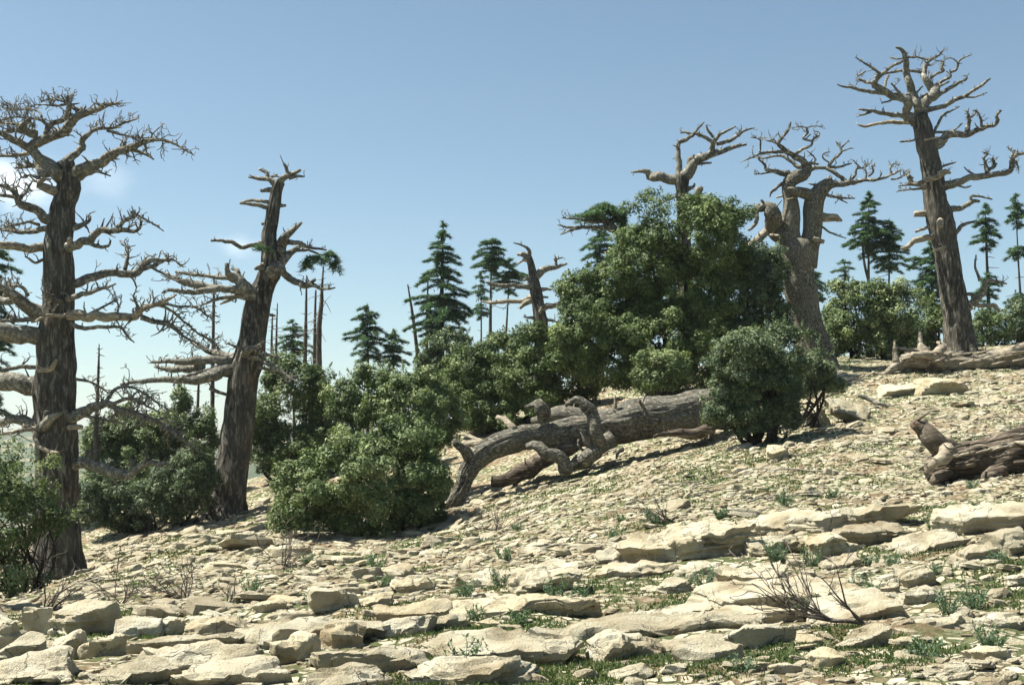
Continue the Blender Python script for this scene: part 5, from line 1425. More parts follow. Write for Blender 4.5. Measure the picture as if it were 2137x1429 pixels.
def place(w, x, y, yaw, pitch, roll, sink):
    cy, sy, cp, sp, cr, sr = math.cos(yaw), math.sin(yaw), math.cos(pitch), math.sin(pitch), math.cos(roll), math.sin(roll)
    Rz = np.array([[cy, -sy, 0], [sy, cy, 0], [0, 0, 1]])
    Rx = np.array([[1, 0, 0], [0, cp, -sp], [0, sp, cp]])
    Ry = np.array([[cr, 0, sr], [0, 1, 0], [-sr, 0, cr]])
    return w @ (Ry @ Rx @ Rz).T + np.array([x, y, gz(x, y) + sink])


def hero(name, label, cat, u0, u1, vt, vb, seed, front=0.45, dep=0.55, n=16, yaw=None, group=None, roll=None, rough=1.0, pit=0.0, tint=0.0, sharp=48):
    """stone filling a photograph box: its front face takes `front` of the height, the rest is its sloping top"""
    uc = 0.5 * (u0 + u1)
    x, y, ok = ground_at(uc, vb - 2)
    x, y = float(x[0]), float(y[0])
    k = y / F
    w = (u1 - u0) * k
    hh = (vb - vt) * k
    h = max(front * hh, 0.05)
    depth = max(dep * w, 0.18)
    sl = ((1 - front) * hh) / depth            # rise of the top seen from here
    down = (EYE - gz(x, y)) / y
    pitch = float(np.clip(math.atan(sl) - down, -0.12, 0.55))
    if roll is None: roll = -0.06 - 0.05 * (uc / 2137)
    rg = np.random.default_rng(seed)
    yaw = rg.normal(0, 0.12) if yaw is None else yaw
    shp, f = rock_shape(n, seed, (0.54 * w, 0.55 * depth, 0.5 * h + 0.07), face=-1.57 + rg.uniform(0.0, 0.45), rough=rough, pit=pit, sharp=sharp)
    yc = y + 0.5 * depth
    xc = (uc - U0) / F * yc
    # the lower front edge sits on the ground line
    zc = gz(x, y) + 0.5 * h - 0.03 + 0.5 * depth * math.tan(pitch)
    v = place(shp, xc, yc, yaw, pitch, roll, 0)
    v[:, 2] += zc - gz(xc, yc)
    mb = MB()
    o = np.array([xc, yc, gz(xc, yc)])
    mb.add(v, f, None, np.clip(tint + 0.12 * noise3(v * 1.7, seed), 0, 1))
    ob = mb.build(name, M['rock'], None, o)
    ob.data.set_sharp_from_angle(angle=math.radians(28))
    tag(ob, label, cat, group)
    ROCKS.append((u0, u1, vt, vb))
    return ob


H_ = hero
S, Bo = 'flat_rock', 'boulder'
for a in [
    (S, 'long flat pale slab with a dark undercut front edge, amid grass', 'slab', 1118, 1545, 1286, 1342, 1, dict(front=0.5, dep=0.4, n=20)),
    (S, 'broad cracked pale slab with a stepped dark right end', 'slab', 888, 1202, 1326, 1402, 2, dict(front=0.38, dep=0.6, n=20)),
    (S, 'wedge-shaped pale slab rising to a dark blunt end, below the cracked slab', 'slab', 885, 1118, 1380, 1440, 3, dict(front=0.5, dep=0.6, n=20)),
    (Bo, 'squat angular boulder with a dark right face beside the long flat slab', 'boulder', 1236, 1345, 1326, 1386, 4, dict(front=0.6, dep=0.7, n=16)),
    (Bo, 'rounded low boulder next to the fallen dead twig bush', 'boulder', 1519, 1645, 1302, 1362, 5, dict(front=0.6, dep=0.6, n=16)),
    (Bo, 'pale square block standing in front of the great split slab', 'boulder', 568, 662, 1343, 1398, 6, dict(front=0.7, dep=0.8, n=16)),
    (S, 'great pale split slab with dark broken right faces', 'slab', 475, 770, 1288, 1362, 7, dict(front=0.55, dep=0.7, n=20)),
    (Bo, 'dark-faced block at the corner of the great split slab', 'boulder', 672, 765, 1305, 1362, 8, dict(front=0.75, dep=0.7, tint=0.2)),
    (S, 'arched slab with a deep dark front, leaning over a pale block', 'slab', 786, 945, 1270, 1328, 9, dict(front=0.65, dep=0.55, tint=0.15, n=20)),
    (Bo, 'small pale tilted block under the arched slab', 'boulder', 798, 912, 1300, 1343, 10, dict(front=0.45, dep=0.6)),
    (S, 'pale slab with a broken dark front corner above the grass patch', 'slab', 655, 855, 1350, 1414, 11, dict(front=0.55, dep=0.6, n=20)),
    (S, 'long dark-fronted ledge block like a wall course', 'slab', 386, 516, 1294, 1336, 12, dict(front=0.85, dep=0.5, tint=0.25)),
    (S, 'pale squared ledge block, end of the wall-like course', 'slab', 330, 392, 1302, 1340, 13, dict(front=0.8, dep=0.7)),
    (Bo, 'pale squared block left of the wall-like course', 'boulder', 247, 336, 1302, 1346, 14, dict(front=0.7, dep=0.7)),
    (S, 'long sloping slab with a rough brown front, below the wall-like course', 'slab', 300, 525, 1345, 1414, 15, dict(front=0.6, dep=0.55, n=20, rough=1.3)),
    (S, 'smooth pale slab running out of the foreground', 'slab', 365, 605, 1380, 1440, 16, dict(front=0.3, dep=0.7, n=20, rough=0.7)),
    (S, 'thin pale ledge under the wall-like course', 'slab', 285, 480, 1335, 1368, 17, dict(front=0.5, dep=0.4)),
    (Bo, 'tilted grey-topped rock at the shaded corner of the slope', 'boulder', 8, 98, 1332, 1396, 18, dict(front=0.55, dep=0.8)),
    (Bo, 'pointed pale rock leaning like a tooth', 'boulder', 120, 190, 1318, 1380, 19, dict(front=0.8, dep=0.6, roll=-0.4)),
    (Bo, 'broad pale rock behind the pointed one', 'boulder', 168, 262, 1336, 1388, 20, dict(front=0.6, dep=0.8)),
    (Bo, 'shaded block half hidden under the ragged shrub', 'boulder', -30, 50, 1278, 1372, 21, dict(front=0.85, dep=0.8)),
    (Bo, 'narrow split block in dappled shade', 'boulder', 46, 100, 1278, 1335, 22, dict(front=0.85, dep=0.9)),
    (Bo, 'wide pitted block in dappled shade under thin twigs', 'boulder', 108, 262, 1262, 1342, 23, dict(front=0.7, dep=0.7, n=20, pit=0.05)),
    (S, 'pale slab lying in the very corner of the foreground', 'slab', -40, 170, 1372, 1440, 24, dict(front=0.3, dep=0.8, n=20)),
    (S, 'flat pale slab behind the smooth foreground slab', 'slab', 150, 350, 1390, 1440, 25, dict(front=0.35, dep=0.7)),
    (Bo, 'oval boulder with a dark hollow beneath, alone on the bare soil', 'boulder', 818, 912, 1208, 1246, 26, dict(front=0.6, dep=0.7)),
    (Bo, 'large rough boulder with a brown scooped face', 'boulder', 652, 752, 1238, 1288, 27, dict(front=0.7, dep=0.7, pit=0.05)),
    (Bo, 'low pale boulder beside the scooped one', 'boulder', 738, 832, 1250, 1282, 28, dict(front=0.5, dep=0.7)),
    (S, 'long thin slab with a dark shaded front lip above two herb clumps', 'slab', 935, 1205, 1258, 1302, 29, dict(front=0.55, dep=0.4, n=20, tint=0.1)),
    (S, 'tapering pale slab with a sharp dark tip', 'slab', 1305, 1478, 1258, 1302, 30, dict(front=0.35, dep=0.55, n=16)),
    (S, 'very wide pale slab sweeping up behind the dead twig bush', 'slab', 1445, 1785, 1222, 1290, 31, dict(front=0.4, dep=0.5, n=20)),
    (S, 'smooth slab right behind the base of the dead twig bush', 'slab', 1700, 1900, 1254, 1310, 32, dict(front=0.3, dep=0.6, n=20, rough=0.7)),
    (S, 'pale slab directly under the dead twig bush branches', 'slab', 1480, 1690, 1282, 1312, 33, dict(front=0.35, dep=0.5)),
    (Bo, 'smooth round boulder among blue-green herbs', 'boulder', 1876, 1948, 1174, 1222, 34, dict(front=0.75, dep=0.8, sharp=7)),
    (S, 'pitted overhanging ledge with a dark cave-like front', 'slab', 1325, 1545, 1108, 1182, 35, dict(front=0.75, dep=0.5, n=20, pit=0.12, rough=1.5, tint=0.1)),
    (S, 'pitted ledge left of the cave-like one', 'slab', 1240, 1335, 1140, 1184, 36, dict(front=0.7, dep=0.6, pit=0.1, rough=1.4)),
    (Bo, 'rough knobbly outcrop block overhanging a shadow', 'boulder', 1670, 1780, 1106, 1168, 37, dict(front=0.7, dep=0.7, pit=0.1, rough=1.5)),
    (S, 'knobbly outcrop ledge running behind the overhanging block', 'slab', 1686, 1875, 1062, 1118, 38, dict(front=0.65, dep=0.5, n=20, pit=0.1, rough=1.5)),
    (S, 'brown-faced ledge block above a row of herbs', 'slab', 1765, 1910, 1100, 1140, 39, dict(front=0.7, dep=0.5, tint=0.3)),
    (Bo, 'biggest boulder of the slope, pale dome over a dark pitted front', 'boulder', 1935, 2150, 1050, 1124, 40, dict(front=0.6, dep=0.6, n=20, pit=0.08)),
    (Bo, 'angular boulder resting below the biggest boulder', 'boulder', 2078, 2150, 1105, 1165, 41, dict(front=0.6, dep=0.8)),
    (Bo, 'grey angular boulder between the biggest boulder and the round one', 'boulder', 1990, 2075, 1132, 1176, 42, dict(front=0.65, dep=0.7)),
    (S, 'thin tilted flagstone propped over soil near the round boulder', 'slab', 1870, 2000, 1122, 1158, 43, dict(front=0.3, dep=0.7, roll=-0.2)),
    (S, 'large tilted pale slab beside the short broken branch', 'slab', 1726, 1814, 818, 884, 44, dict(front=0.25, dep=0.8, n=16, roll=0.2)),
    (S, 'dark-fronted leaning slab below the bleached log', 'slab', 1912, 2012, 790, 828, 45, dict(front=0.75, dep=0.6, tint=0.15)),
    (S, 'low pale slab next to the dark-fronted leaning slab', 'slab', 1838, 1925, 798, 830, 46, dict(front=0.4, dep=0.7)),
    (Bo, 'small dark-sided block near the shadow of the grey-green bush', 'boulder', 1596, 1642, 932, 968, 47, dict(front=0.75, dep=0.8)),
    (Bo, 'rough pale block beneath the grey-green bush stems', 'boulder', 1665, 1722, 850, 895, 48, dict(front=0.7, dep=0.8)),
    (S, 'lumpy pale slab with a notched right end on open ground', 'slab', 1060, 1195, 1190, 1248, 49, dict(front=0.55, dep=0.6, pit=0.07, n=16, rough=1.3)),
    (S, 'lumpy pale slab left of the notched one', 'slab', 960, 1075, 1190, 1238, 50, dict(front=0.5, dep=0.6, rough=1.3)),
    (S, 'low rounded slab in grass near the pitted ledges', 'slab', 1420, 1495, 1172, 1200, 51, dict(front=0.5, dep=0.6)),
    (S, 'thick pale slab with a mossy top edge behind the very wide slab', 'slab', 1515, 1640, 1186, 1232, 52, dict(front=0.5, dep=0.6)),
    (Bo, 'brown block with a flat top among herb stems', 'boulder', 1705, 1800, 1168, 1196, 53, dict(front=0.7, dep=0.6, tint=0.35)),
    (S, 'pale slab beside the squat angular boulder, split by a seam', 'slab', 1360, 1530, 1325, 1362, 54, dict(front=0.35, dep=0.6)),
    (S, 'low slab with a brown front below the squat angular boulder', 'slab', 1320, 1390, 1352, 1388, 55, dict(front=0.6, dep=0.6, tint=0.15)),
    (S, 'long low slab with a jagged dark lip near the foreground', 'slab', 1415, 1545, 1358, 1402, 56, dict(front=0.5, dep=0.5)),
    (S, 'flat stone pair lying on bare soil in the foreground, wider one', 'slab', 1690, 1770, 1384, 1412, 57, dict(front=0.35, dep=0.7)),
    (S, 'smooth oval flagstone on brown soil', 'slab', 2025, 2110, 1366, 1392, 58, dict(front=0.4, dep=0.7)),
    (S, 'narrow tilted flagstone at the root of the dead twig bush', 'slab', 1740, 1840, 1324, 1362, 59, dict(front=0.4, dep=0.4, roll=-0.28)),
    (S, 'low long flagstone above the brown soil', 'slab', 1895, 2020, 1298, 1324, 60, dict(front=0.35, dep=0.5)),
    (S, 'thin flagstone at the foot of the open soil', 'slab', 2040, 2150, 1296, 1322, 61, dict(front=0.45, dep=0.5)),
    (S, 'pale slab with a dark undercut beneath, behind the smooth slab', 'slab', 1876, 1950, 1232, 1266, 62, dict(front=0.65, dep=0.6, tint=0.1)),
    (Bo, 'pale pinkish boulder behind the smooth slab', 'boulder', 1818, 1880, 1208, 1240, 63, dict(front=0.6, dep=0.7)),
    (S, 'brown slab tipped on edge along the bare hillside', 'slab', 725, 786, 1204, 1222, 64, dict(front=0.85, dep=0.5, tint=0.2)),
    (S, 'pale stepped slab at the lower edge, right of the smooth slab', 'slab', 650, 800, 1402, 1440, 65, dict(front=0.3, dep=0.6)),
    (Bo, 'knotted pale stone wedged between wall course and sloping slab', 'boulder', 300, 335, 1366, 1388, 66, dict(front=0.8, dep=0.8)),
    (S, 'pale flat slab beside herbs left of the cracked slab', 'slab', 880, 975, 1300, 1332, 67, dict(front=0.5, dep=0.6)),
    (S, 'weathered ledge slab rising behind the round boulder', 'slab', 1560, 1690, 1084, 1120, 68, dict(front=0.55, dep=0.5, pit=0.06, rough=1.4)),
    (S, 'broken ledge slab between the two knobbly outcrops', 'slab', 1540, 1680, 1126, 1170, 69, dict(front=0.6, dep=0.5, pit=0.1, rough=1.5, n=16)),
    (S, 'pale broken slab right below the cave-like ledge', 'slab', 1230, 1400, 1176, 1206, 70, dict(front=0.5, dep=0.5, pit=0.06, rough=1.4)),
]:
    H_(*a[:8], **{k: v for k, v in a[8].items()}) if False else H_(a[0], a[1], a[2], a[3], a[4], a[5], a[6], a[7] * 13 + 5, **a[8])

# ---- the rest of the stones: 290 largest as things of their own, the rubble as one mass
protos = []
for s in range(14):
    flat = 0.32 + 0.03 * (s % 5)
    w, f = rock_shape(9, 900 + s, (0.5, 0.36, 0.5 * flat), rough=1.0, pit=0.03 if s % 3 == 0 else 0)
    mb = MB(); mb.add(w, f, None, np.clip(0.15 * noise3(w * 3, s) + (0.2 if s % 5 == 4 else 0), 0, 1))
    me = mb.mesh('stone'); me.set_sharp_from_angle(angle=math.radians(28)); me.materials.append(M['rock'])
    protos.append(me)


def slope_line(u):
    """lowest row at which the hillside still shows above: where the open slope ends"""
    return np.interp(u, [0, 170, 400, 560, 700, 900, 960, 1050, 1250, 1480, 1640, 1760, 1870, 2137], [1262, 1195, 1095, 1085, 1130, 1090, 1060, 1040, 985, 930, 900, 800, 790, 765])


LAND = [(2040, 1090, 'the biggest boulder'), (1430, 1150, 'the cave-like pitted ledge'), (1250, 970, 'the fallen grey trunk'), (2030, 1000, 'the rotten hollow log'), (1600, 905, 'the grey-green round bush'),
        (2000, 785, 'the bleached log'), (470, 1095, 'the leaning dead cedar'), (150, 1220, 'the tallest dead cedar'), (780, 1135, 'the large sunlit shrub'), (620, 1330, 'the great split slab'), (420, 1320, 'the wall-like stone course'),
        (1330, 1315, 'the long flat slab'), (1040, 1365, 'the broad cracked slab'), (1720, 1310, 'the fan-shaped dead twig bush'), (1912, 1205, 'the smooth round boulder'), (1760, 1110, 'the knobbly outcrop'), (860, 1300, 'the arched slab'),
        (700, 1265, 'the rough scooped boulder'), (480, 1410, 'the smooth foreground slab'), (1770, 860, 'the large tilted slab'), (2065, 1380, 'the oval flagstone'), (1130, 1220, 'the notched lumpy slab'), (1600, 1250, 'the very wide slab'),
        (155, 1350, 'the tooth-like pointed rock'), (1300, 1370, 'the squat angular boulder'), (385, 1245, 'the grey dead twig bush')]


def beside(u, v):
    return min(LAND, key=lambda l: (l[0] - u) ** 2 + 3 * (l[1] - v) ** 2)[2]


def growth(x, y):
    """where grass has taken hold between the stones"""
    g = fbm(np.stack([x * 0.75, y * 0.75, 0 * x], -1), 141, 4, 0.6)
    for cx, cy, rx, ry, a in ((-9.6, 30, 2.4, 4.0, 0.55), (5.8, 29, 1.6, 2.2, 0.6), (-0.9, 11.2, 0.7, 0.6, 0.7), (0.8, 30, 2.0, 3.0, 0.4), (3.5, 26, 2.5, 2.5, 0.3)):
        g = g + a * np.exp(-((x - cx) / rx) ** 2 - ((y - cy) / ry) ** 2)
    return g

rg = np.random.default_rng(77)
taken = []
count = 0
tries = 0
while count < 288 and tries < 20000:
    tries += 1
    u = rg.uniform(-10, 2150)
    lim = slope_line(u) + 12
    v = lim + (1425 - lim) * rg.random() ** 0.8
    near = np.clip((v - 1000) / 420, 0, 1)
    wpx = np.exp(rg.normal(math.log(20 + 50 * near), 0.45))
    wpx = min(wpx, 150)
    hpx = wpx * rg.uniform(0.28, 0.45)
    box = (u - wpx / 2, u + wpx / 2, v - hpx, v)
    if any(box[0] < b[1] - 6 and box[1] > b[0] + 6 and box[2] < b[3] - 4 and box[3] > b[2] + 4 for b in ROCKS): continue
    if any(abs(u - b[0]) < 0.36 * (wpx + b[2]) and abs(v - b[1]) < 0.16 * (wpx + b[2]) for b in taken): continue
    x, y, ok = ground_at(u, v)
    if not ok[0]: continue
    x, y = float(x[0]), float(y[0])
    taken.append((u, v, wpx))
    o = bpy.data.objects.new('stone', protos[rg.integers(len(protos))])
    k = wpx * y / F
    o.scale = (k * rg.uniform(0.95, 1.4), k * rg.uniform(0.8, 1.5), k * rg.uniform(0.6, 1.25))
    gx = (gz(x + 0.3, y) - gz(x - 0.3, y)) / 0.6
    gy = (gz(x, y + 0.3) - gz(x, y - 0.3)) / 0.6
    o.rotation_euler = (math.atan(gy) * 0.8 + rg.normal(0.05, 0.09), -math.atan(gx) * 0.8 + rg.normal(0, 0.08), rg.normal(0, 0.35) + math.pi * rg.integers(2))
    o.location = (x, y, gz(x, y) + k * 0.10)
    col.objects.link(o)
    sz = 'large' if wpx > 60 else 'medium-sized' if wpx > 32 else 'small'
    tag(o, sz + ' loose limestone piece lying near ' + beside(u, v), 'stone', sz + ' loose stones near ' + beside(u, v))
    count += 1

# rubble, denser where the slope is seen at a distance
rub = MB()
N = 52000
u = rg.uniform(-60, 2200, N)
lim = slope_line(np.clip(u, 0, 2137)) - 30
v = lim + (1436 - lim) * rg.random(N) ** 1.05
x, y, ok = ground_at(u, v)
jit = rg.normal(0, 0.25, (N, 2))
x, y = x + jit[:, 0], y + jit[:, 1] * 1.5
nz = noise3(np.stack([x * 0.8, y * 0.8, 0 * x], 1), 91)
fore = np.clip((v - 1130) / 130, 0, 1)                    # few chips between the big slabs in front
ok &= (rg.random(N) < (0.80 + 0.6 * nz) * (1 - 0.62 * fore)) & (y > 5)
ok &= (growth(x, y) < 0.30) | (rg.random(N) < 0.22)
for (b0_, b1_, b2_, b3_) in ROCKS:
    ok &= ~((u > b0_) & (u < b1_) & (v > b2_) & (v < b3_ + 2) & (rg.random(N) < 0.9))
u, v, x, y = u[ok], v[ok], x[ok], y[ok]
near = np.clip((v - 1050) / 380, 0, 1)
wpx = np.exp(rg.normal(np.log(8.0 + 6 * near), 0.5))
zz = height(x, y)
big = wpx > 14
sm = [rock_shape(1, 1500 + s, (0.5, 0.42, 0.17), rough=1.6) for s in range(10)]
md = [rock_shape(2, 1600 + s, (0.5, 0.40, 0.17), rough=1.4) for s in range(10)]
gxs = (height(x + 0.4, y, False) - height(x - 0.4, y, False)) / 0.8
gys = (height(x, y + 0.4, False) - height(x, y - 0.4, False)) / 0.8
for grp, shp in ((~big, sm), (big, md)):
    ii = np.nonzero(grp)[0]
    which = rg.integers(0, len(shp), len(ii))
    for s, (w, f) in enumerate(shp):
        jj = ii[which == s]
        m = len(jj)
        if not m: continue
        k = wpx[jj] * y[jj] / F
        yaw = rg.normal(0, 0.5, m) + math.pi * rg.integers(0, 2, m)
        c, sn = np.cos(yaw), np.sin(yaw)
        W = w[None] * np.stack([k * rg.uniform(0.9, 1.8, m), k * rg.uniform(0.8, 1.5, m), k * rg.uniform(0.6, 1.8, m)], 1)[:, None]
        X = W[..., 0] * c[:, None] - W[..., 1] * sn[:, None]
        Yv = W[..., 0] * sn[:, None] + W[..., 1] * c[:, None]
        tx, ty = gxs[jj] + rg.normal(0, 0.16, m), gys[jj] + rg.normal(0.04, 0.14, m)
        Z = W[..., 2] + X * tx[:, None] + Yv * ty[:, None]
        V = np.stack([X + x[jj][:, None], Yv + y[jj][:, None], Z + (zz[jj] + k * 0.08)[:, None]], -1).reshape(-1, 3)
        Fq = (f[None] + (np.arange(m) * len(w))[:, None, None]).reshape(-1, 4)
        rub.add(V, Fq, None, np.repeat(np.clip(rg.normal(0.0, 0.22, m), 0, 0.7), len(w)))
tag(rub.build('rubble', M['rock'], smooth=False), 'countless small pale limestone chips covering the hillside', 'rubble', kind='stuff')

# ------------------------------------------------------------------ grass, herbs, dead brush
gr = MB()
N = 520000
u = rg.uniform(-80, 2220, N)
lim = slope_line(np.clip(u, 0, 2137)) - 10
v = lim + (1438 - lim) * rg.random(N)
x, y, ok = ground_at(u, v)
x += rg.normal(0, 0.2, N); y += rg.normal(0, 0.4, N)
pn = growth(x, y)
ok &= (pn > 0.22) & (y > 5) & (rg.random(N) < (0.12 + 1.0 * (pn - 0.22)) * (0.5 + 0.9 * (noise3(np.stack([x * 5, y * 5, 0 * x], 1), 55) > 0.0)))
x, y, pn = x[ok], y[ok], pn[ok]
n = len(x)
zz = height(x, y)
hgt = rg.uniform(0.012, 0.048, n) * (1 + 0.012 * y)
wid = 0.0045 * (1 + 0.12 * y) * rg.uniform(0.7, 1.4, n)
a = rg.uniform(0, 6.28, n)
lean = rg.normal(0, 0.4, (n, 2)) * hgt[:, None]
b0 = np.stack([x, y, zz - 0.01], 1)
sd_ = np.stack([np.cos(a) * wid, np.sin(a) * wid, 0 * wid], 1)
tipp = b0 + np.stack([lean[:, 0], lean[:, 1], hgt], 1)
V = np.stack([b0 - sd_, b0 + sd_, tipp], 1).reshape(-1, 3)
gr.add(V, None, np.arange(n * 3).reshape(-1, 3), np.repeat(np.clip(0.45 + rg.normal(0, 0.25, n), 0, 1), 3))
tag(gr.build('grass', M['grass'], smooth=False), 'short green grass growing in patches between the stones', 'grass', kind='stuff')


def herb_mesh(seed, tall):
    rg_ = np.random.default_rng(seed)
    mb = MB()
    for s in range(rg_.integers(16, 26)):
        a = rg_.uniform(0, 6.28); tilt = rg_.uniform(0.05, 0.75)
        d = np.array([math.cos(a) * tilt, math.sin(a) * tilt, 1.0]); d /= np.linalg.norm(d)
        L = tall * rg_.uniform(0.5, 1.1)
        b = np.array([math.cos(a), math.sin(a), 0]) * rg_.uniform(0, 0.07)
        st_ = np.array([b, b + d * L * 0.5 + rg_.normal(0, 0.01, 3), b + d * L])
        tube(mb, st_, [0.0035, 0.003, 0.0015], 3, tint=0.35, flat_end=False)
        m = rg_.integers(9, 17)
        f = rg_.uniform(0.12, 1.0, m)
        c = b + d * (L * f)[:, None] + rg_.normal(0, 0.006, (m, 3))
        ld = unit(d + rg_.normal(0, 0.75, (m, 3)))
        c = c + ld * 0.016
        leaf_quads(mb, c, unit(rg_.normal(0, 0.7, (m, 3)) + np.array([0, -0.2, 0.5])), ld, rg_.uniform(0.028, 0.055, m), np.clip(rg_.normal(0.5, 0.2, m), 0, 1), 0.36)
    me = mb.mesh('herb_plant', smooth=False)
    me.materials.append(M['herb'])
    return me


herbs = [herb_mesh(700 + s, 0.16 + 0.025 * s) for s in range(5)]
HP = [(1085, 1318), (999, 1312), (974, 1396), (971, 1258), (1042, 1244), (1051, 1180), (1082, 1110), (1283, 1130), (1298, 1092), (1363, 1102), (1502, 1092), (1552, 1150), (1295, 1172),
      (1431, 1235), (1471, 1238), (1301, 1382), (1530, 1376), (1017, 1142), (1737, 1040), (1638, 1063), (2028, 1020), (1842, 1132), (1950, 1112), (1620, 1172), (1695, 1180), (1818, 1180),
      (1956, 1205), (1800, 1253), (1677, 1292), (1980, 1288), (1932, 1372), (1524, 1374), (1551, 1416), (2067, 1364), (1862, 1190), (2082, 1188), (1509, 1092), (525, 1242), (643, 1184),
      (785, 1198), (803, 1224), (1205, 1250), (1160, 1262), (2030, 1270), (1420, 1150)]
for j, (u, v) in enumerate(HP):
    x, y, ok = ground_at(u, v)
    x, y = float(x[0]), float(y[0])
    o = bpy.data.objects.new('herb_plant', herbs[j % 5])
    s = rg.uniform(0.75, 1.15) * (1.0 if y < 16 else 1.15)
    o.scale = (s, s, s * rg.uniform(0.85, 1.15))
    o.rotation_euler = (0, 0, rg.uniform(0, 6.28))
    o.location = (x, y, gz(x, y) - 0.01)
    col.objects.link(o)
    tag(o, 'blue-green leafy herb clump growing near ' + beside(u, v), 'plant', 'herb clumps near ' + beside(u, v))


def brush(label, u, v, seed, length, n, spread, dirn, mat='dead_twig', r0=0.03, sub=4.0, name='dead_bush', cat='dead bush', main=None, bend=0.14):
    """bare twiggy bush"""
    rg_ = np.random.default_rng(seed)
    x, y, ok = ground_at(u, v)
    x, y = float(x[0]), float(y[0])
    z = gz(x, y)
    root = empty(name, (x, y, z)); o = np.array(root.location)
    tag(root, label, cat)
    mb = MB()
    if main:
        k = y / F
        pts = np.array([[(a - u) * k + x, y + dy, z + (v - b) * k, w * k] for a, b, w, dy in main])
        cc = catmull(pts, 8)
        tube(mb, cc[:, :3], cc[:, 3], 8, 0.2, 8, seed)
        src = cc
        mb.build('branch', M[mat], root, o)
        mb = MB()
    for j in range(n):
        if main:
            i = rg_.integers(0, len(src)); p0 = src[i, :3]; rr = src[i, 3] * 0.55
        else:
            p0 = np.array([x, y, z - 0.02]) + rg_.normal(0, 0.04, 3) * np.array([1, 1, 0]); rr = r0 * rg_.uniform(0.5, 1)
        d = unit(np.array(dirn) + rg_.normal(0, spread, 3) + np.array([0, 0, 0.1]))
        L = length * rg_.uniform(0.45, 1.15)
        p, r = crooked(p0, d, L, rr, 0.0035, 7, bend, 0.02, rg_)
        tube(mb, p, r, 5, flat_end=False)
        for b in range(rg_.poisson(sub)):
            i = rg_.integers(2, len(p))
            dd = unit((p[i] - p[i - 1]) / np.linalg.norm(p[i] - p[i - 1]) + rg_.normal(0, 0.5, 3))
            q, r2 = crooked(p[i], dd, L * rg_.uniform(0.15, 0.45), max(r[i] * 0.7, 0.004), 0.0028, 5, bend * 1.3, 0.03, rg_)
            tube(mb, q, r2, 4, flat_end=False)
            for c in range(rg_.poisson(1.2)):
                ii = rg_.integers(1, len(q))
                e, r3 = crooked(q[ii], unit(dd + rg_.normal(0, 0.6, 3)), L * 0.14, 0.0035, 0.0025, 3, bend, 0.02, rg_)
                tube(mb, e, r3, 4, flat_end=False)
    mb.build('twigs', M[mat], root, o)
    return root


brush('fan-shaped dead twig bush lying on the pale slabs with its stem on the soil', 1820, 1325, 801, 0.62, 20, 0.27, (-0.85, 0.0, 0.42), main=[(1822, 1326, 5, 0), (1780, 1316, 5, 0.02), (1735, 1314, 4, 0.0), (1690, 1305, 2.5, -0.05), (1640, 1298, 1.5, -0.05)], sub=3.5)
brush('grey dead twig bush standing on the shaded lower slope', 385, 1248, 802, 0.7, 14, 0.55, (-0.1, 0, 1.0), r0=0.012)
brush('low sprawling dead brush in front of the tallest dead cedar', 250, 1262, 803, 0.9, 12, 0.55, (0.2, 0, 0.35), r0=0.011)
brush('tangled dead twigs hanging over the shaded split blocks', 90, 1275, 804, 0.9, 18, 0.6, (0.3, -0.1, 0.3), r0=0.02)
brush('small dead twig cluster on the stony slope above the pitted ledge', 1400, 1094, 805, 0.7, 14, 0.45, (-0.6, 0, 0.35), r0=0.016)
brush('small dark dead brush below the fallen trunk on open rubble', 1035, 1110, 806, 0.6, 14, 0.55, (0.1, 0, 0.5), r0=0.014)
brush('pale stubby dead shrublet beside the rough scooped boulder', 478, 1262, 807, 0.30, 9, 0.35, (0.1, 0, 1.0), r0=0.016, mat='pale_wood', sub=1.5)
brush('brown dead brush behind the scooped boulder', 590, 1190, 808, 0.7, 16, 0.6, (0.2, 0, 0.5), r0=0.014)
brush('heap of dry brushwood behind the fallen trunk', 1180, 832, 809, 1.7, 26, 0.7, (0.0, 0, 0.35), r0=0.025, sub=4.5)
brush('dry brush by the dome-shaped shrub near the leaning cedar', 560, 1080, 810, 0.9, 10, 0.4, (0.3, 0, 0.8), r0=0.016)
brush('dead undergrowth under the root end of the fallen trunk', 1470, 930, 811, 0.9, 24, 0.6, (-0.1, -0.1, 0.3), r0=0.016)

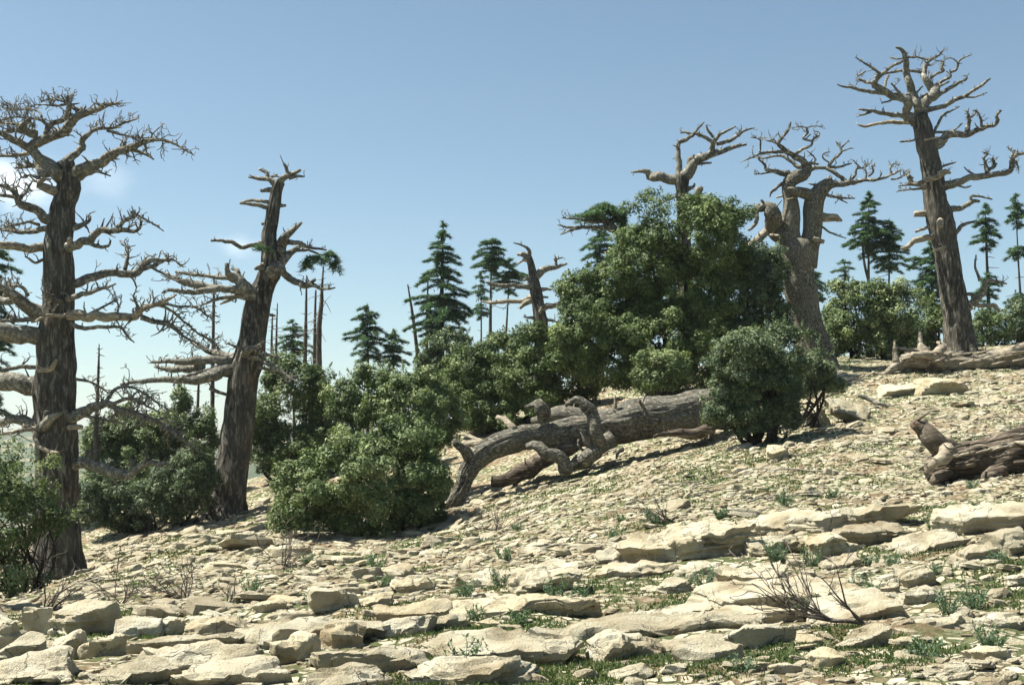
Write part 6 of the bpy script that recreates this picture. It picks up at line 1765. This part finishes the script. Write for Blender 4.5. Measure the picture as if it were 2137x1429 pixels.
# fallen sticks
SP = [(1560, 990, 0.9, 0.05), (1700, 985, 1.2, 0.1), (1830, 940, 1.0, 0.06), (1960, 880, 1.3, 0.1), (1905, 960, 0.9, 0.05), (2060, 915, 1.1, 0.2), (1440, 1010, 1.1, 0.15), (1480, 1035, 1.2, 0.1),
      (1350, 1055, 0.8, 0.1), (1190, 1145, 0.9, 0.08), (1000, 1135, 0.7, 0.2), (1760, 900, 1.4, 0.12), (1880, 850, 1.1, -0.1), (1650, 960, 0.9, 0.3), (2090, 880, 0.8, 0.15), (1600, 1050, 0.8, 0.2)]
for j, (u, v, L, sl) in enumerate(SP):
    rg_ = np.random.default_rng(850 + j)
    x, y, ok = ground_at(u, v)
    x, y = float(x[0]), float(y[0])
    m = 9
    xs = x + np.linspace(-0.5, 0.5, m) * L
    ys = y + np.cumsum(rg_.normal(0, 0.06, m)) + np.linspace(-0.5, 0.5, m) * L * 0.5 * rg_.normal(0, 1)
    zs = height(xs, ys) + 0.035 + np.abs(rg_.normal(0, 0.02, m))
    p = np.stack([xs, ys, zs], 1)
    mb = MB()
    r = np.linspace(0.018, 0.008, m)
    tube(mb, p, r, 6, 0.15, 8, j)
    for b in range(rg_.integers(2, 6)):
        i = rg_.integers(2, m)
        q, r2 = crooked(p[i], unit(np.array([1, rg_.normal(0, 0.5), rg_.uniform(0, 0.4)])), L * rg_.uniform(0.15, 0.4), 0.009, 0.005, 4, 0.15, -0.03, rg_)
        tube(mb, q, r2, 4, flat_end=False)
    o = np.array([x, y, gz(x, y)])
    tag(mb.build('fallen_stick', M['twig'], None, o), 'thin grey dead stick lying on rubble near ' + beside(u, v), 'stick', 'dead sticks near ' + beside(u, v))

# ------------------------------------------------------------------ the air over the valley
hm_ = bpy.data.materials.new('valley_haze')
hm_.use_nodes = True
hn = hm_.node_tree.nodes
hn.clear()
ho = hn.new('ShaderNodeOutputMaterial')
hv = hn.new('ShaderNodeVolumePrincipled')
hv.inputs['Color'].default_value = (0.86, 0.92, 1.0, 1)
hv.inputs['Density'].default_value = 0.00014
hv.inputs['Anisotropy'].default_value = 0.2
hm_.node_tree.links.new(hv.outputs[0], ho.inputs['Volume'])
mb = MB()
v_, f_ = CG[1]
mb.add(v_ * np.array([2300.0, 1400.0, 75.0]) + np.array([0, 1340.0, 10.0]), f_)
hz_ = mb.build('haze', hm_, smooth=False)
tag(hz_, 'thin pale haze filling the air of the valley', 'haze', kind='stuff')
